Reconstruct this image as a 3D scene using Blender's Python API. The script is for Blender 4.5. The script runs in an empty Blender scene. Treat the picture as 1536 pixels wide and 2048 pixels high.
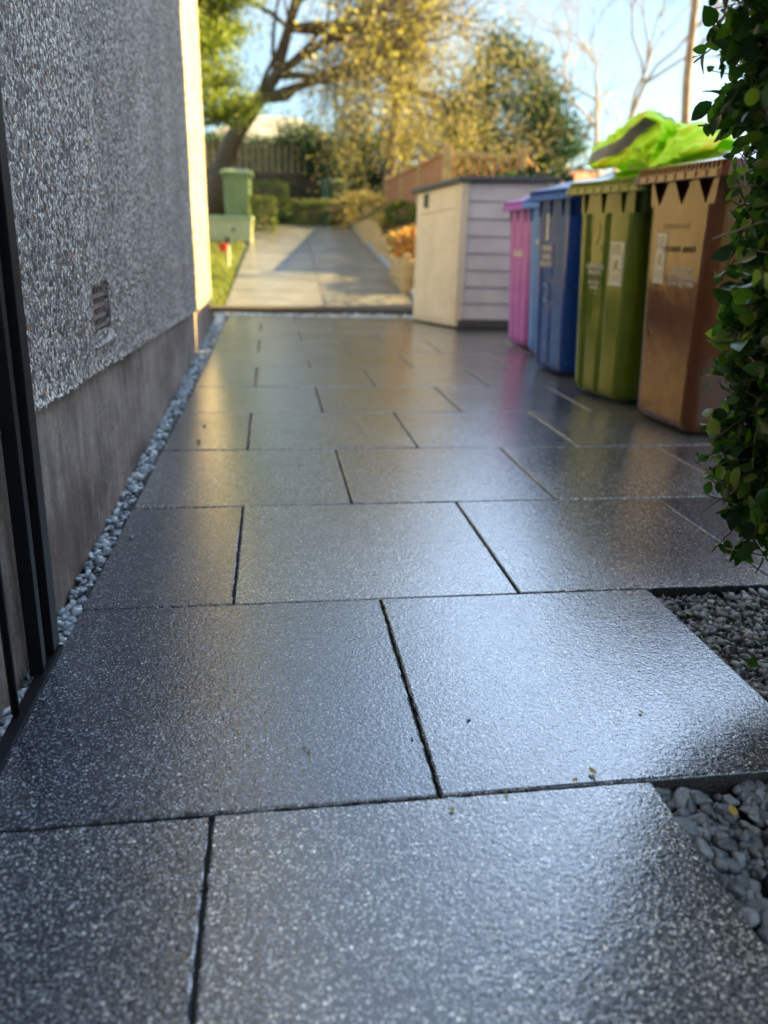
import bpy, bmesh, math, random
import numpy as np
from mathutils import Vector, Matrix, noise
random.seed(7); rng = np.random.default_rng(7)
R = math.radians
scene = bpy.context.scene
C = bpy.context.collection

# ---------------------------------------------------------------- camera
cam_d = bpy.data.cameras.new('camera'); cam = bpy.data.objects.new('camera', cam_d); C.objects.link(cam)
cam.matrix_world = Matrix(((0.98970637, 0.02214286, -0.14138949, 0.0),
                           (-0.14045214, 0.33990442, -0.929913, 0.0),
                           (0.02746798, 0.94019928, 0.33951558, 0.70425),
                           (0, 0, 0, 1)))
cam_d.sensor_fit = 'HORIZONTAL'; cam_d.sensor_width = 24; cam_d.lens = 1507 / 1536 * 24
cam_d.clip_start = 0.02; cam_d.clip_end = 2000
cam_d.dof.use_dof = True; cam_d.dof.focus_distance = 1.33; cam_d.dof.aperture_fstop = 2.2
scene.camera = cam

# ---------------------------------------------------------------- light
SUN_EL, SUN_AZ = 33.0, 14.0            # azimuth from +X towards +Y
world = bpy.data.worlds.new("World"); scene.world = world; world.use_nodes = True
nt = world.node_tree; nt.nodes.clear()
sky = nt.nodes.new('ShaderNodeTexSky'); sky.sky_type = 'NISHITA'; sky.sun_disc = False
sky.sun_elevation = R(SUN_EL); sky.sun_rotation = R(90 - SUN_AZ); sky.altitude = 50
sky.air_density = 1.0; sky.dust_density = 1.2; sky.ozone_density = 1.5
tc = nt.nodes.new('ShaderNodeTexCoord'); mp = nt.nodes.new('ShaderNodeMapping'); mp.inputs['Scale'].default_value = (1, 1, 2.6)
cn = nt.nodes.new('ShaderNodeTexNoise'); cn.inputs['Scale'].default_value = 2.3; cn.inputs['Detail'].default_value = 8; cn.inputs['Roughness'].default_value = .62
cr = nt.nodes.new('ShaderNodeValToRGB'); cr.color_ramp.elements[0].position = .42; cr.color_ramp.elements[1].position = .74
cr.color_ramp.elements[0].color = (.05, .05, .05, 1); cr.color_ramp.elements[1].color = (.8, .8, .8, 1)
mix = nt.nodes.new('ShaderNodeMix'); mix.data_type = 'RGBA'; mix.inputs['B'].default_value = (2.6, 3.0, 3.15, 1)
bg = nt.nodes.new('ShaderNodeBackground'); bg.inputs['Strength'].default_value = 0.05
wo = nt.nodes.new('ShaderNodeOutputWorld')
nt.links.new(tc.outputs['Generated'], mp.inputs['Vector']); nt.links.new(mp.outputs['Vector'], cn.inputs['Vector'])
nt.links.new(cn.outputs['Fac'], cr.inputs['Fac']); nt.links.new(cr.outputs['Color'], mix.inputs['Factor'])
tint = nt.nodes.new('ShaderNodeMix'); tint.data_type = 'RGBA'; tint.blend_type = 'MULTIPLY'; tint.inputs['Factor'].default_value = 1
tint.inputs['B'].default_value = (.55, .66, .66, 1); nt.links.new(sky.outputs['Color'], tint.inputs['A']); nt.links.new(tint.outputs['Result'], mix.inputs['A'])
# bright cloud veil added out of view to fill shade, from about 20 degrees above the horizon upwards
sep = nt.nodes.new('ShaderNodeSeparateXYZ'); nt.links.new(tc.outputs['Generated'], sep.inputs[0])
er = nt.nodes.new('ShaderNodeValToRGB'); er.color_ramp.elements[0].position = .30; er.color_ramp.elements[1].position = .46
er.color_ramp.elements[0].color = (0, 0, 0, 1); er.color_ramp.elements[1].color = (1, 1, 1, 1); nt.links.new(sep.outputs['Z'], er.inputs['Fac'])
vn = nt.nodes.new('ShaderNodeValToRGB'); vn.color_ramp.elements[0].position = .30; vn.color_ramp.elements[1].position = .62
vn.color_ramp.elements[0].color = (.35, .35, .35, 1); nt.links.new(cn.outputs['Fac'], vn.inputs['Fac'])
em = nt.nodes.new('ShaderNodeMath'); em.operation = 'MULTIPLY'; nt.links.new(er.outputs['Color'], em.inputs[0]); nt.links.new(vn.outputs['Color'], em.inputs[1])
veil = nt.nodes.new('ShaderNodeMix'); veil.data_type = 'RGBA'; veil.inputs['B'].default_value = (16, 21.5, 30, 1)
# its brightest bank, aimed at the slab reflections: ahead and to the right, about 30 degrees up
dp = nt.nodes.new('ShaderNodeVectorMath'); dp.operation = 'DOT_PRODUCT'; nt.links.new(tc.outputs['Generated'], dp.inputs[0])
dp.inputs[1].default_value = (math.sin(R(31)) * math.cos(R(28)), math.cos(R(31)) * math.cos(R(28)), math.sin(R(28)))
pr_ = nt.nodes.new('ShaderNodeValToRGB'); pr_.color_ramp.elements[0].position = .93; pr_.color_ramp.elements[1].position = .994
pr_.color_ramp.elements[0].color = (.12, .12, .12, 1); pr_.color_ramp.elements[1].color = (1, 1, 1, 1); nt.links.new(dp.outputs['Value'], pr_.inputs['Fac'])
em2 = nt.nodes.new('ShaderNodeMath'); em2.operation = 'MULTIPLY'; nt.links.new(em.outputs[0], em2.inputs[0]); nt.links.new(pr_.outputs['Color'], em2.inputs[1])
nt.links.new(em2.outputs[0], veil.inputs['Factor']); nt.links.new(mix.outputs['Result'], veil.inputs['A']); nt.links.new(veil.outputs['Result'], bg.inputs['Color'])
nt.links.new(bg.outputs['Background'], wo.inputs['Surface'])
sun_d = bpy.data.lights.new('sun', 'SUN'); sun_d.energy = 5.0; sun_d.angle = R(0.5); sun_d.color = (1.0, .745, .25)
sun = bpy.data.objects.new('sun', sun_d); C.objects.link(sun)
sv = Vector((math.cos(R(SUN_EL)) * math.cos(R(SUN_AZ)), math.cos(R(SUN_EL)) * math.sin(R(SUN_AZ)), math.sin(R(SUN_EL))))
sun.rotation_euler = sv.to_track_quat('Z', 'Y').to_euler(); sun.location = sv * 30
scene.view_settings.view_transform = 'Standard'; scene.view_settings.look = 'None'
scene.view_settings.gamma = 1; scene.view_settings.exposure = 3.0; scene.view_settings.use_curve_mapping = False
scene.cycles.use_denoising = True
scene.cycles.max_bounces = 8; scene.cycles.transparent_max_bounces = 8
scene.cycles.sample_clamp_indirect = 6.0

# ---------------------------------------------------------------- helpers
def tag(o, label=None, cat=None, group=None, kind=None):
    if label: o['label'] = label
    if cat: o['category'] = cat
    if group: o['group'] = group
    if kind: o['kind'] = kind
    return o
def empty(name, loc=(0, 0, 0), rz=0, label=None, cat=None, group=None, kind=None):
    o = bpy.data.objects.new(name, None); C.objects.link(o); o.location = loc; o.rotation_euler = (0, 0, rz)
    o.empty_display_size = .1
    return tag(o, label, cat, group, kind)
class MB:
    def __init__(s): s.v = []; s.f = []; s.m = []
    def add(s, vs, fs, m=0):
        n = len(s.v); s.v.extend([tuple(p) for p in vs]); s.f.extend([tuple(i + n for i in f) for f in fs]); s.m.extend([m] * len(fs))
    def box(s, x0, x1, y0, y1, z0, z1, M=None, m=0):
        vs = [Vector((x, y, z)) for z in (z0, z1) for x, y in ((x0, y0), (x1, y0), (x1, y1), (x0, y1))]
        if M is not None: vs = [M @ v for v in vs]
        s.add(vs, [(3, 2, 1, 0), (4, 5, 6, 7), (0, 1, 5, 4), (1, 2, 6, 5), (2, 3, 7, 6), (3, 0, 4, 7)], m)
    def tube(s, pts, rads, n=6, cap=True, m=0):
        pts = [Vector(p) for p in pts]; rings = []
        up = Vector((.13, .21, .97)).normalized(); base = len(s.v); allv = []
        for i, p in enumerate(pts):
            d = (pts[min(i + 1, len(pts) - 1)] - pts[max(i - 1, 0)]).normalized()
            a = d.cross(up)
            if a.length < .05: a = d.cross(Vector((1, 0, 0)))
            a.normalize(); b = d.cross(a)
            for k in range(n):
                t = 2 * math.pi * k / n; allv.append(p + (a * math.cos(t) + b * math.sin(t)) * rads[i])
        fs = []
        for i in range(len(pts) - 1):
            for k in range(n):
                k2 = (k + 1) % n; fs.append((i * n + k, i * n + k2, (i + 1) * n + k2, (i + 1) * n + k))
        if cap: fs.append(tuple(range(n))[::-1]); fs.append(tuple((len(pts) - 1) * n + k for k in range(n)))
        s.add(allv, fs, m)
    def loft(s, rings, cap0=True, cap1=True, m=0):
        n = len(rings[0]); vs = [p for r in rings for p in r]; fs = []
        for i in range(len(rings) - 1):
            for k in range(n):
                k2 = (k + 1) % n; fs.append((i * n + k, i * n + k2, (i + 1) * n + k2, (i + 1) * n + k))
        if cap0: fs.append(tuple(range(n))[::-1])
        if cap1: fs.append(tuple((len(rings) - 1) * n + k for k in range(n)))
        s.add(vs, fs, m)
    def build(s, name, mats, parent=None, smooth=False, bevel=0, tagkw=None, recalc=False):
        me = bpy.data.meshes.new(name); me.from_pydata(s.v, [], s.f)
        if not isinstance(mats, (list, tuple)): mats = [mats]
        for m in mats: me.materials.append(m)
        if len(mats) > 1: me.polygons.foreach_set('material_index', s.m)
        if recalc:
            bm = bmesh.new(); bm.from_mesh(me); bmesh.ops.recalc_face_normals(bm, faces=bm.faces); bm.to_mesh(me); bm.free()
        if smooth: me.polygons.foreach_set('use_smooth', [True] * len(me.polygons))
        me.update()
        o = bpy.data.objects.new(name, me); C.objects.link(o)
        if parent: o.parent = parent
        if bevel:
            b = o.modifiers.new('bevel', 'BEVEL'); b.width = bevel; b.segments = 2; b.limit_method = 'ANGLE'; b.angle_limit = R(40)
        if tagkw: tag(o, **tagkw)
        return o
def np_mesh(name, V, F, mat, parent=None, smooth=False, **kw):
    """V (n,3), F (m,k) arrays"""
    me = bpy.data.meshes.new(name); V = np.asarray(V, np.float32); F = np.asarray(F, np.int32)
    k = F.shape[1]; me.vertices.add(len(V)); me.vertices.foreach_set('co', V.ravel())
    me.loops.add(F.size); me.loops.foreach_set('vertex_index', F.ravel())
    me.polygons.add(len(F)); me.polygons.foreach_set('loop_start', np.arange(0, F.size, k, dtype=np.int32))
    me.polygons.foreach_set('loop_total', np.full(len(F), k, dtype=np.int32))
    if smooth: me.polygons.foreach_set('use_smooth', np.ones(len(F), dtype=bool))
    me.update(calc_edges=True); me.materials.append(mat)
    o = bpy.data.objects.new(name, me); C.objects.link(o)
    if parent: o.parent = parent
    tag(o, **kw); return o

# ---- materials
class Mat:
    def __init__(s, name, rough=.6, spec=.5, color=(.5, .5, .5)):
        s.m = bpy.data.materials.new(name); s.m.use_nodes = True; s.t = s.m.node_tree; s.b = s.t.nodes['Principled BSDF']
        s.b.inputs['Roughness'].default_value = rough; s.b.inputs['Specular IOR Level'].default_value = spec
        s.b.inputs['Base Color'].default_value = (*color, 1); s.tc = s.t.nodes.new('ShaderNodeTexCoord')
    def n(s, typ, **kw):
        x = s.t.nodes.new(typ)
        for k, v in kw.items():
            if hasattr(x, k): setattr(x, k, v)
            else: x.inputs[k.replace('_', ' ')].default_value = v
        return x
    def l(s, a, b): s.t.links.new(a, b)
    def vec(s, scale=(1, 1, 1), src='Object'):
        mpn = s.n('ShaderNodeMapping'); mpn.inputs['Scale'].default_value = scale; s.l(s.tc.outputs[src], mpn.inputs['Vector']); return mpn.outputs['Vector']
    def noise(s, scale, detail=4, rough=.5, v=None, out='Fac', dist=0):
        x = s.n('ShaderNodeTexNoise', Scale=scale, Detail=detail, Roughness=rough, Distortion=dist)
        s.l(v if v is not None else s.tc.outputs['Object'], x.inputs['Vector']); return x.outputs[out]
    def voro(s, scale, feature='F1', out='Distance', v=None, rand=1):
        x = s.n('ShaderNodeTexVoronoi', Scale=scale, Randomness=rand); x.feature = feature
        s.l(v if v is not None else s.tc.outputs['Object'], x.inputs['Vector']); return x.outputs[out]
    def ramp(s, f, stops, interp='LINEAR'):
        r = s.n('ShaderNodeValToRGB'); e = r.color_ramp; e.interpolation = interp
        while len(e.elements) < len(stops): e.elements.new(.5)
        for el, (p, c) in zip(e.elements, stops):
            el.position = p; el.color = (*c, 1) if isinstance(c, (tuple, list)) else (c, c, c, 1)
        s.l(f, r.inputs['Fac']); return r.outputs['Color']
    def mix(s, f, a, b, mode='MIX'):
        x = s.n('ShaderNodeMix', data_type='RGBA', blend_type=mode)
        for sock, val in (('Factor', f), ('A', a), ('B', b)):
            if isinstance(val, bpy.types.NodeSocket): s.l(val, x.inputs[sock])
            elif sock == 'Factor': x.inputs['Factor'].default_value = val
            else: x.inputs[sock].default_value = (*val, 1)
        return x.outputs['Result']
    def math(s, op, a, b=0.0):
        x = s.n('ShaderNodeMath', operation=op)
        for i, val in enumerate((a, b)):
            if isinstance(val, bpy.types.NodeSocket): s.l(val, x.inputs[i])
            else: x.inputs[i].default_value = val
        return x.outputs[0]
    def bump(s, h, dist=.01, strength=1.0, normal=None):
        x = s.n('ShaderNodeBump', Strength=strength, Distance=dist); s.l(h, x.inputs['Height'])
        if normal is not None: s.l(normal, x.inputs['Normal'])
        return x.outputs['Normal']
    def set(s, **kw):
        for k, v in kw.items():
            sock = s.b.inputs[k.replace('_', ' ')]
            if isinstance(v, bpy.types.NodeSocket): s.l(v, sock)
            else: sock.default_value = (*v, 1) if isinstance(v, tuple) and len(v) == 3 else v
        return s
M = {}
def simple(name, col, rough=.6, var=.25, scale=12, bump=0, bscale=60, metallic=0, spec=.5):
    m = Mat(name, rough, spec)
    f = m.noise(scale, 5, .6)
    c = m.ramp(f, [(.3, tuple(x * (1 - var) for x in col)), (.7, tuple(min(1, x * (1 + var)) for x in col))])
    m.set(Base_Color=c, Metallic=metallic)
    if bump: m.set(Normal=m.bump(m.noise(bscale, 4), bump, .7))
    M[name] = m.m; return m

# wet granite-look slab
m = Mat('wet_granite_slab', .2)
oi = m.n('ShaderNodeObjectInfo')
av = m.n('ShaderNodeVectorMath', operation='ADD'); m.l(m.tc.outputs['Object'], av.inputs[0])
sc_ = m.n('ShaderNodeVectorMath', operation='SCALE'); sc_.inputs['Scale'].default_value = 7.0
cb = m.n('ShaderNodeCombineXYZ'); m.l(oi.outputs['Random'], cb.inputs[0]); m.l(oi.outputs['Random'], cb.inputs[1]); m.l(cb.outputs[0], sc_.inputs[0]); m.l(sc_.outputs[0], av.inputs[1])
V = av.outputs[0]
wv = m.n('ShaderNodeTexNoise', Scale=300.0, Detail=1.0); m.l(V, wv.inputs['Vector'])
wm = m.n('ShaderNodeVectorMath', operation='MULTIPLY_ADD'); m.l(wv.outputs['Color'], wm.inputs[0]); wm.inputs[1].default_value = (.0032,) * 3; m.l(V, wm.inputs[2]); V2 = wm.outputs[0]
base = m.ramp(m.noise(300, 3, .7, V), [(.35, (.006, .007, .010)), (.5, (.034, .038, .048)), (.66, (.105, .112, .128))])
vr = m.n('ShaderNodeTexVoronoi', Scale=350.0); m.l(V2, vr.inputs['Vector'])
sx = m.n('ShaderNodeSeparateColor'); m.l(vr.outputs['Color'], sx.inputs[0])
fl = m.math('MULTIPLY', m.math('GREATER_THAN', sx.outputs[0], .60), m.math('LESS_THAN', vr.outputs['Distance'], .46))
flc = m.mix(sx.outputs[1], (.10, .106, .12), (.44, .45, .47))
vr2 = m.n('ShaderNodeTexVoronoi', Scale=190.0); m.l(V2, vr2.inputs['Vector'])
sx2 = m.n('ShaderNodeSeparateColor'); m.l(vr2.outputs['Color'], sx2.inputs[0])
fl2 = m.math('MULTIPLY', m.math('GREATER_THAN', sx2.outputs[0], .92), m.math('LESS_THAN', vr2.outputs['Distance'], .38))
flc2 = m.mix(sx2.outputs[1], (.2, .18, .15), (.6, .6, .6))
c = m.mix(fl, base, flc); c = m.mix(fl2, c, flc2)
big = m.ramp(m.noise(2.2, 5, .6, V), [(.3, .75), (.7, 1.2)]); c = m.mix(1.0, c, big, 'MULTIPLY')
rv = m.mix(oi.outputs['Random'], (.70, .72, .78), (1.55, 1.45, 1.3)); c = m.mix(1.0, c, rv, 'MULTIPLY')
rough = m.ramp(m.noise(5, 5, .65, V), [(.38, .06), (.66, .26)])
h1 = m.noise(150, 2, .5, V, dist=.6); h2 = m.noise(420, 2, .5, V); h3 = m.noise(30, 2, .5, V)
nrm = m.bump(h1, .00085, .95); nrm = m.bump(h2, .0003, .8, nrm); nrm = m.bump(h3, .0007, .6, nrm)
m.set(Base_Color=c, Roughness=rough, Normal=nrm, IOR=1.5, Specular_IOR_Level=.35, Coat_Weight=1.0, Coat_Roughness=m.ramp(m.noise(3.1, 4, .6, V), [(.38, .03), (.62, .16)]), Coat_IOR=1.55, Coat_Normal=nrm); M['slab'] = m.m
# slab edge: rougher and darker stone
m = Mat('slab_edge', .8); c = m.ramp(m.noise(300, 4, .7), [(.35, (.006, .006, .007)), (.75, (.05, .05, .05))]); m.set(Base_Color=c, Normal=m.bump(m.noise(250, 4), .004, 1)); M['slab_edge'] = m.m
m = Mat('joint_sand', .9); c = m.mix(m.ramp(m.noise(1.6, 3, .5), [(.54, 0.0), (.66, 1.0)]), m.ramp(m.noise(400, 4, .7), [(.35, (.006, .005, .005)), (.75, (.05, .045, .04))]), m.ramp(m.noise(400, 4, .7), [(.35, (.08, .07, .065)), (.75, (.26, .24, .22))])); m.set(Base_Color=c, Normal=m.bump(m.noise(400, 4), .003, 1)); M['sand'] = m.m
m = Mat('dark_grit', .9); c = m.ramp(m.noise(300, 4, .7), [(.35, (.006, .005, .005)), (.75, (.04, .035, .03))]); m.set(Base_Color=c, Normal=m.bump(m.noise(400, 4), .003, 1)); M['grit'] = m.m

# pebbledash
def pebbledash():
    m = Mat('pebbledash', .75)
    v = m.vec((1, 1, 1))
    w = m.n('ShaderNodeTexNoise', Scale=90.0, Detail=2.0); m.l(v, w.inputs['Vector'])
    vm = m.n('ShaderNodeVectorMath', operation='MULTIPLY_ADD'); m.l(w.outputs['Color'], vm.inputs[0]); vm.inputs[1].default_value = (.0035,) * 3; m.l(v, vm.inputs[2]); v2 = vm.outputs[0]
    a = m.n('ShaderNodeTexVoronoi', Scale=118.0); m.l(v2, a.inputs['Vector'])
    ce = m.n('ShaderNodeSeparateColor'); m.l(a.outputs['Color'], ce.inputs[0])
    e = m.n('ShaderNodeTexVoronoi', Scale=118.0); e.feature = 'DISTANCE_TO_EDGE'; m.l(v2, e.inputs['Vector'])
    stone = m.ramp(ce.outputs[0], [(0, (.045, .04, .038)), (.22, (.15, .13, .125)), (.45, (.36, .325, .315)), (.7, (.60, .57, .56)), (.93, (.85, .84, .83)), (.97, (.40, .22, .14))])
    gap = m.ramp(e.outputs['Distance'], [(.01, 0.0), (.08, 1.0)])
    c = m.mix(gap, (.20, .175, .17), stone)
    hole = m.ramp(m.noise(48, 3, .6, v), [(.34, .6), (.46, 1.0)]); c = m.mix(1.0, c, hole, 'MULTIPLY')
    big = m.ramp(m.noise(1.8, 4, .6, v), [(.3, (.86, .82, .77)), (.7, (1.14, 1.09, 1.03))]); c = m.mix(1.0, c, big, 'MULTIPLY')
    h = m.math('ADD', m.math('MULTIPLY', gap, .6), m.math('MULTIPLY', ce.outputs[1], .7))
    nrm = m.bump(h, .006, 1.0); nrm = m.bump(m.noise(45, 3), .009, .5, nrm)
    m.set(Base_Color=c, Normal=nrm); return m.m
M['pebbledash'] = pebbledash()
m = Mat('plinth_render', .7)
c = m.ramp(m.noise(5, 6, .65), [(.3, (.13, .10, .085)), (.5, (.23, .175, .15)), (.72, (.35, .275, .24))])
streak = m.ramp(m.noise(18, 5, .7, m.vec((1, 1.0, .16))), [(.45, 0.0), (.68, 1.0)])
c = m.mix(m.math('MULTIPLY', streak, .8), c, (.40, .33, .30)); damp = m.ramp(m.noise(1.3, 4, .6, m.vec((1, 1, 1.8))), [(.40, (.45, .40, .36)), (.56, (1, 1, 1))]); c = m.mix(1.0, c, damp, 'MULTIPLY')
scr = m.ramp(m.noise(95, 3, .6, m.vec((1, 1, .3)), dist=1.5), [(.56, 0.0), (.66, 1.0)])
patch = m.ramp(m.noise(3.0, 3, .5), [(.42, 0.0), (.54, 1.0)])
c = m.mix(m.math('MULTIPLY', m.math('MULTIPLY', scr, patch), .75), c, (.42, .37, .35))
dirt = m.ramp(m.noise(60, 4, .7), [(.35, .75), (.6, 1.0)]); c = m.mix(1.0, c, dirt, 'MULTIPLY')
m.set(Base_Color=c, Normal=m.bump(m.noise(70, 5, .65), .004, .8)); M['plinth'] = m.m

def stone_mat(name, a, b, d, rough=.5):
    m = Mat(name, rough); g = m.n('ShaderNodeNewGeometry')
    c = m.ramp(g.outputs['Random Per Island'], [(0, a), (.5, b), (1, d)])
    v = m.ramp(m.noise(160, 4, .7), [(.35, .7), (.7, 1.25)]); c = m.mix(1.0, c, v, 'MULTIPLY')
    m.set(Base_Color=c, Normal=m.bump(m.noise(220, 4), .002, .7)); M[name] = m.m
stone_mat('white_gravel', (.08, .09, .105), (.25, .275, .305), (.55, .58, .60), .5)
stone_mat('grey_gravel', (.045, .053, .066), (.09, .105, .128), (.16, .18, .205), .42)
stone_mat('chip_gravel', (.02, .022, .026), (.10, .105, .115), (.36, .37, .39), .45)

def plastic(name, col, rough=.36, scratch=.5, fade=None):
    m = Mat(name, rough, .5)
    f = m.noise(6, 5, .65)
    c = m.ramp(f, [(.3, tuple(x * .88 for x in col)), (.7, tuple(min(1, x * 1.12) for x in col))])
    if fade:
        sc = m.ramp(m.noise(26, 5, .7, m.vec((1, 1, .25))), [(.52, 0.0), (.72, 1.0)]); c = m.mix(m.math('MULTIPLY', sc, scratch), c, fade)
    r = m.ramp(m.noise(40, 5, .7, m.vec((1, 1, .2))), [(.3, rough * .75), (.7, min(1, rough * 1.35))])
    dots = m.math('GREATER_THAN', m.noise(300, 2, .5), .76); c = m.mix(m.math('MULTIPLY', dots, .4), c, (.5, .48, .45))
    m.set(Base_Color=c, Roughness=r, Normal=m.bump(m.noise(9, 3), .008, .35)); M[name] = m.m
plastic('brown_plastic', (.10, .031, .009), .14, .12, (.30, .2, .12))
plastic('green_plastic', (.10, .15, .008), .17, .15, (.30, .30, .12))
plastic('blue_plastic', (.003, .05, .32), .22, .12, (.2, .25, .33))
plastic('light_blue_plastic', (.06, .19, .62), .34, .12, (.25, .33, .48))
plastic('purple_plastic', (.30, .085, .42), .34, .15, (.5, .3, .45))
plastic('black_rubber', (.02, .02, .02), .6)
plastic('shed_beige', (.52, .47, .39), .55, .2, (.6, .56, .5))
plastic('shed_shade_grey', (.42, .41, .47), .55, .2, (.5, .46, .46))  # shed colour greyed and cooled to paint the shade on its side
plastic('dark_plastic', (.045, .047, .05), .5, .2, (.15, .15, .15))
plastic('pale_green_plastic', (.32, .36, .22), .5)
plastic('dark_green_plastic', (.03, .09, .05), .45)
plastic('mid_green_plastic', (.20, .29, .14), .45)
simple('black_metal', (.002, .0022, .003), .5, .6, 30, .001, 160, spec=.2)
simple('print_white', (.62, .62, .58), .6, .3, 90)
simple('print_dark', (.05, .045, .03), .6, .2, 90)
simple('timber_dark', (.06, .045, .03), .8, .4, 14, .004)
simple('timber_red', (.34, .16, .07), .75, .3, 10, .004)
simple('timber_tan', (.40, .28, .13), .8, .35, 10, .004)
simple('timber_slat', (.26, .19, .11), .85, .35, 8, .004)
simple('timber_grey', (.085, .062, .04), .85, .35, 8, .004)
simple('concrete', (.12, .114, .108), .26, .25, 3, .0012, 90)
simple('concrete_wet', (.12, .114, .108), .26, .25, 3, .0012, 90)
simple('roof_tile', (.16, .10, .08), .8, .3, 8)
simple('pale_roof', (.26, .24, .22), .7, .15, 3)
simple('white_paint', (.75, .73, .66), .5, .06, 6)
simple('harl', (.68, .66, .61), .9, .12, 5, .01, 40)
simple('window_glass', (.02, .025, .03), .08, .1, 2)
simple('bark', (.10, .075, .05), .9, .4, 12, .02, 30)
simple('bark_pale', (.34, .25, .17), .85, .35, 9, .01, 30)
simple('twig', (.17, .125, .085), .85, .35, 12)
simple('soil', (.05, .035, .022), .95, .4, 20, .02, 40)
simple('lawn', (.075, .085, .03), .95, .4, 6, .03, 40)
simple('vent_plastic', (.20, .15, .14), .5, .3, 50, .001, 200)
simple('red_plastic', (.5, .03, .02), .4, .1)
simple('band_grey', (.11, .115, .14), .45, .2, 60, .001, 300)
def leafmat(name, stops, rough=.45, trans=.35, spec=.4):
    m = Mat(name, rough, spec); g = m.n('ShaderNodeNewGeometry')
    c = m.ramp(g.outputs['Random Per Island'], stops)
    v = m.ramp(m.noise(3.5 if trans > .3 else 8, 3), [(.35, .75), (.65, 1.2)]); c = m.mix(1.0, c, v, 'MULTIPLY')
    m.set(Base_Color=c)
    tr = m.n('ShaderNodeBsdfTranslucent'); mx = m.n('ShaderNodeMixShader'); mx.inputs[0].default_value = trans
    c2 = m.mix(1.0, c, (1.5, 1.7, .7), 'MULTIPLY'); m.l(c2, tr.inputs['Color'])
    out = m.t.nodes['Material Output']; m.l(m.b.outputs[0], mx.inputs[1]); m.l(tr.outputs[0], mx.inputs[2]); m.l(mx.outputs[0], out.inputs['Surface'])
    M[name] = m.m
leafmat('hedge_leaf', [(0, (.012, .04, .010)), (.45, (.035, .095, .014)), (.8, (.09, .19, .022)), (1, (.22, .28, .05))], .3, .45)
leafmat('conifer_leaf', [(0, (.05, .08, .010)), (.6, (.13, .17, .018)), (1, (.26, .29, .04))], .6, .3)
leafmat('yellow_leaf', [(0, (.20, .17, .04)), (.45, (.34, .27, .06)), (.75, (.22, .22, .07)), (1, (.26, .2, .11))], .6, .35)
leafmat('brown_leaf', [(0, (.12, .095, .06)), (.5, (.25, .2, .13)), (1, (.40, .33, .2))], .7, .3)
leafmat('evergreen_leaf', [(0, (.010, .035, .020)), (.6, (.022, .058, .032)), (1, (.05, .09, .045))], .65, .2, .15)
leafmat('box_leaf', [(0, (.035, .055, .012)), (.6, (.085, .115, .022)), (1, (.22, .24, .06))], .5, .25)
leafmat('orange_leaf', [(0, (.2, .07, .025)), (.6, (.36, .15, .05)), (1, (.5, .3, .12))], .7, .3)
leafmat('straw_leaf', [(0, (.22, .15, .06)), (.6, (.44, .32, .16)), (1, (.32, .27, .1))], .7, .3)
leafmat('grass_leaf', [(0, (.05, .08, .015)), (.55, (.10, .14, .02)), (1, (.32, .28, .10))], .6, .3)
leafmat('fallen_leaf', [(0, (.45, .38, .06)), (1, (.35, .2, .06))], .5, .35)
# hi-vis
m = Mat('hivis', .55, .4); c = m.ramp(m.noise(9, 4), [(.38, (.55, .95, .004)), (.58, (.66, .97, .004)), (.7, (.85, .82, .01))])
m.set(Base_Color=c, Normal=m.bump(m.noise(120, 3), .002, .6))
tr = m.n('ShaderNodeBsdfTranslucent'); m.l(c, tr.inputs['Color']); mx = m.n('ShaderNodeMixShader'); mx.inputs[0].default_value = .35
m.l(m.b.outputs[0], mx.inputs[1]); m.l(tr.outputs[0], mx.inputs[2]); m.l(mx.outputs[0], m.t.nodes['Material Output'].inputs['Surface']); M['hivis'] = m.m

# ---------------------------------------------------------------- ground
def ground_z(x, y):
    if y < 7.9: z = -.06
    elif y < 17.2: z = -.02 + (y - 8) * .1
    else: z = .93 + (y - 17.2) * .02
    if x > 1.5 and y > 8.3: z += min(.35, (x - 1.5) * .35)
    if x > 2.2 and y > 10: z += min(.5, (x - 2.2) * .6)
    return z
b = MB(); xs = [-400, -120, -40, -12, -6, -3, -2, -1.2, -.6, 0, .6, 1.2, 1.5, 1.8, 2.2, 2.6, 3.2, 4.5, 7, 12, 40, 120, 400]
ys = [-300, -60, -10, -2, 1, 4, 6, 7.5, 7.88, 7.92, 8.3, 9, 10, 11, 12, 13, 14, 15, 16, 17.2, 19, 22, 27, 35, 60, 120, 300, 900]
for y in ys:
    for x in xs: b.v.append((x, y, ground_z(x, min(y, 60))))
nx = len(xs)
for j in range(len(ys) - 1):
    for i in range(nx - 1): b.f.append((j * nx + i, j * nx + i + 1, (j + 1) * nx + i + 1, (j + 1) * nx + i)); b.m.append(0)
b.build('ground', M['lawn'], smooth=True, tagkw=dict(kind='structure'))

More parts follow.
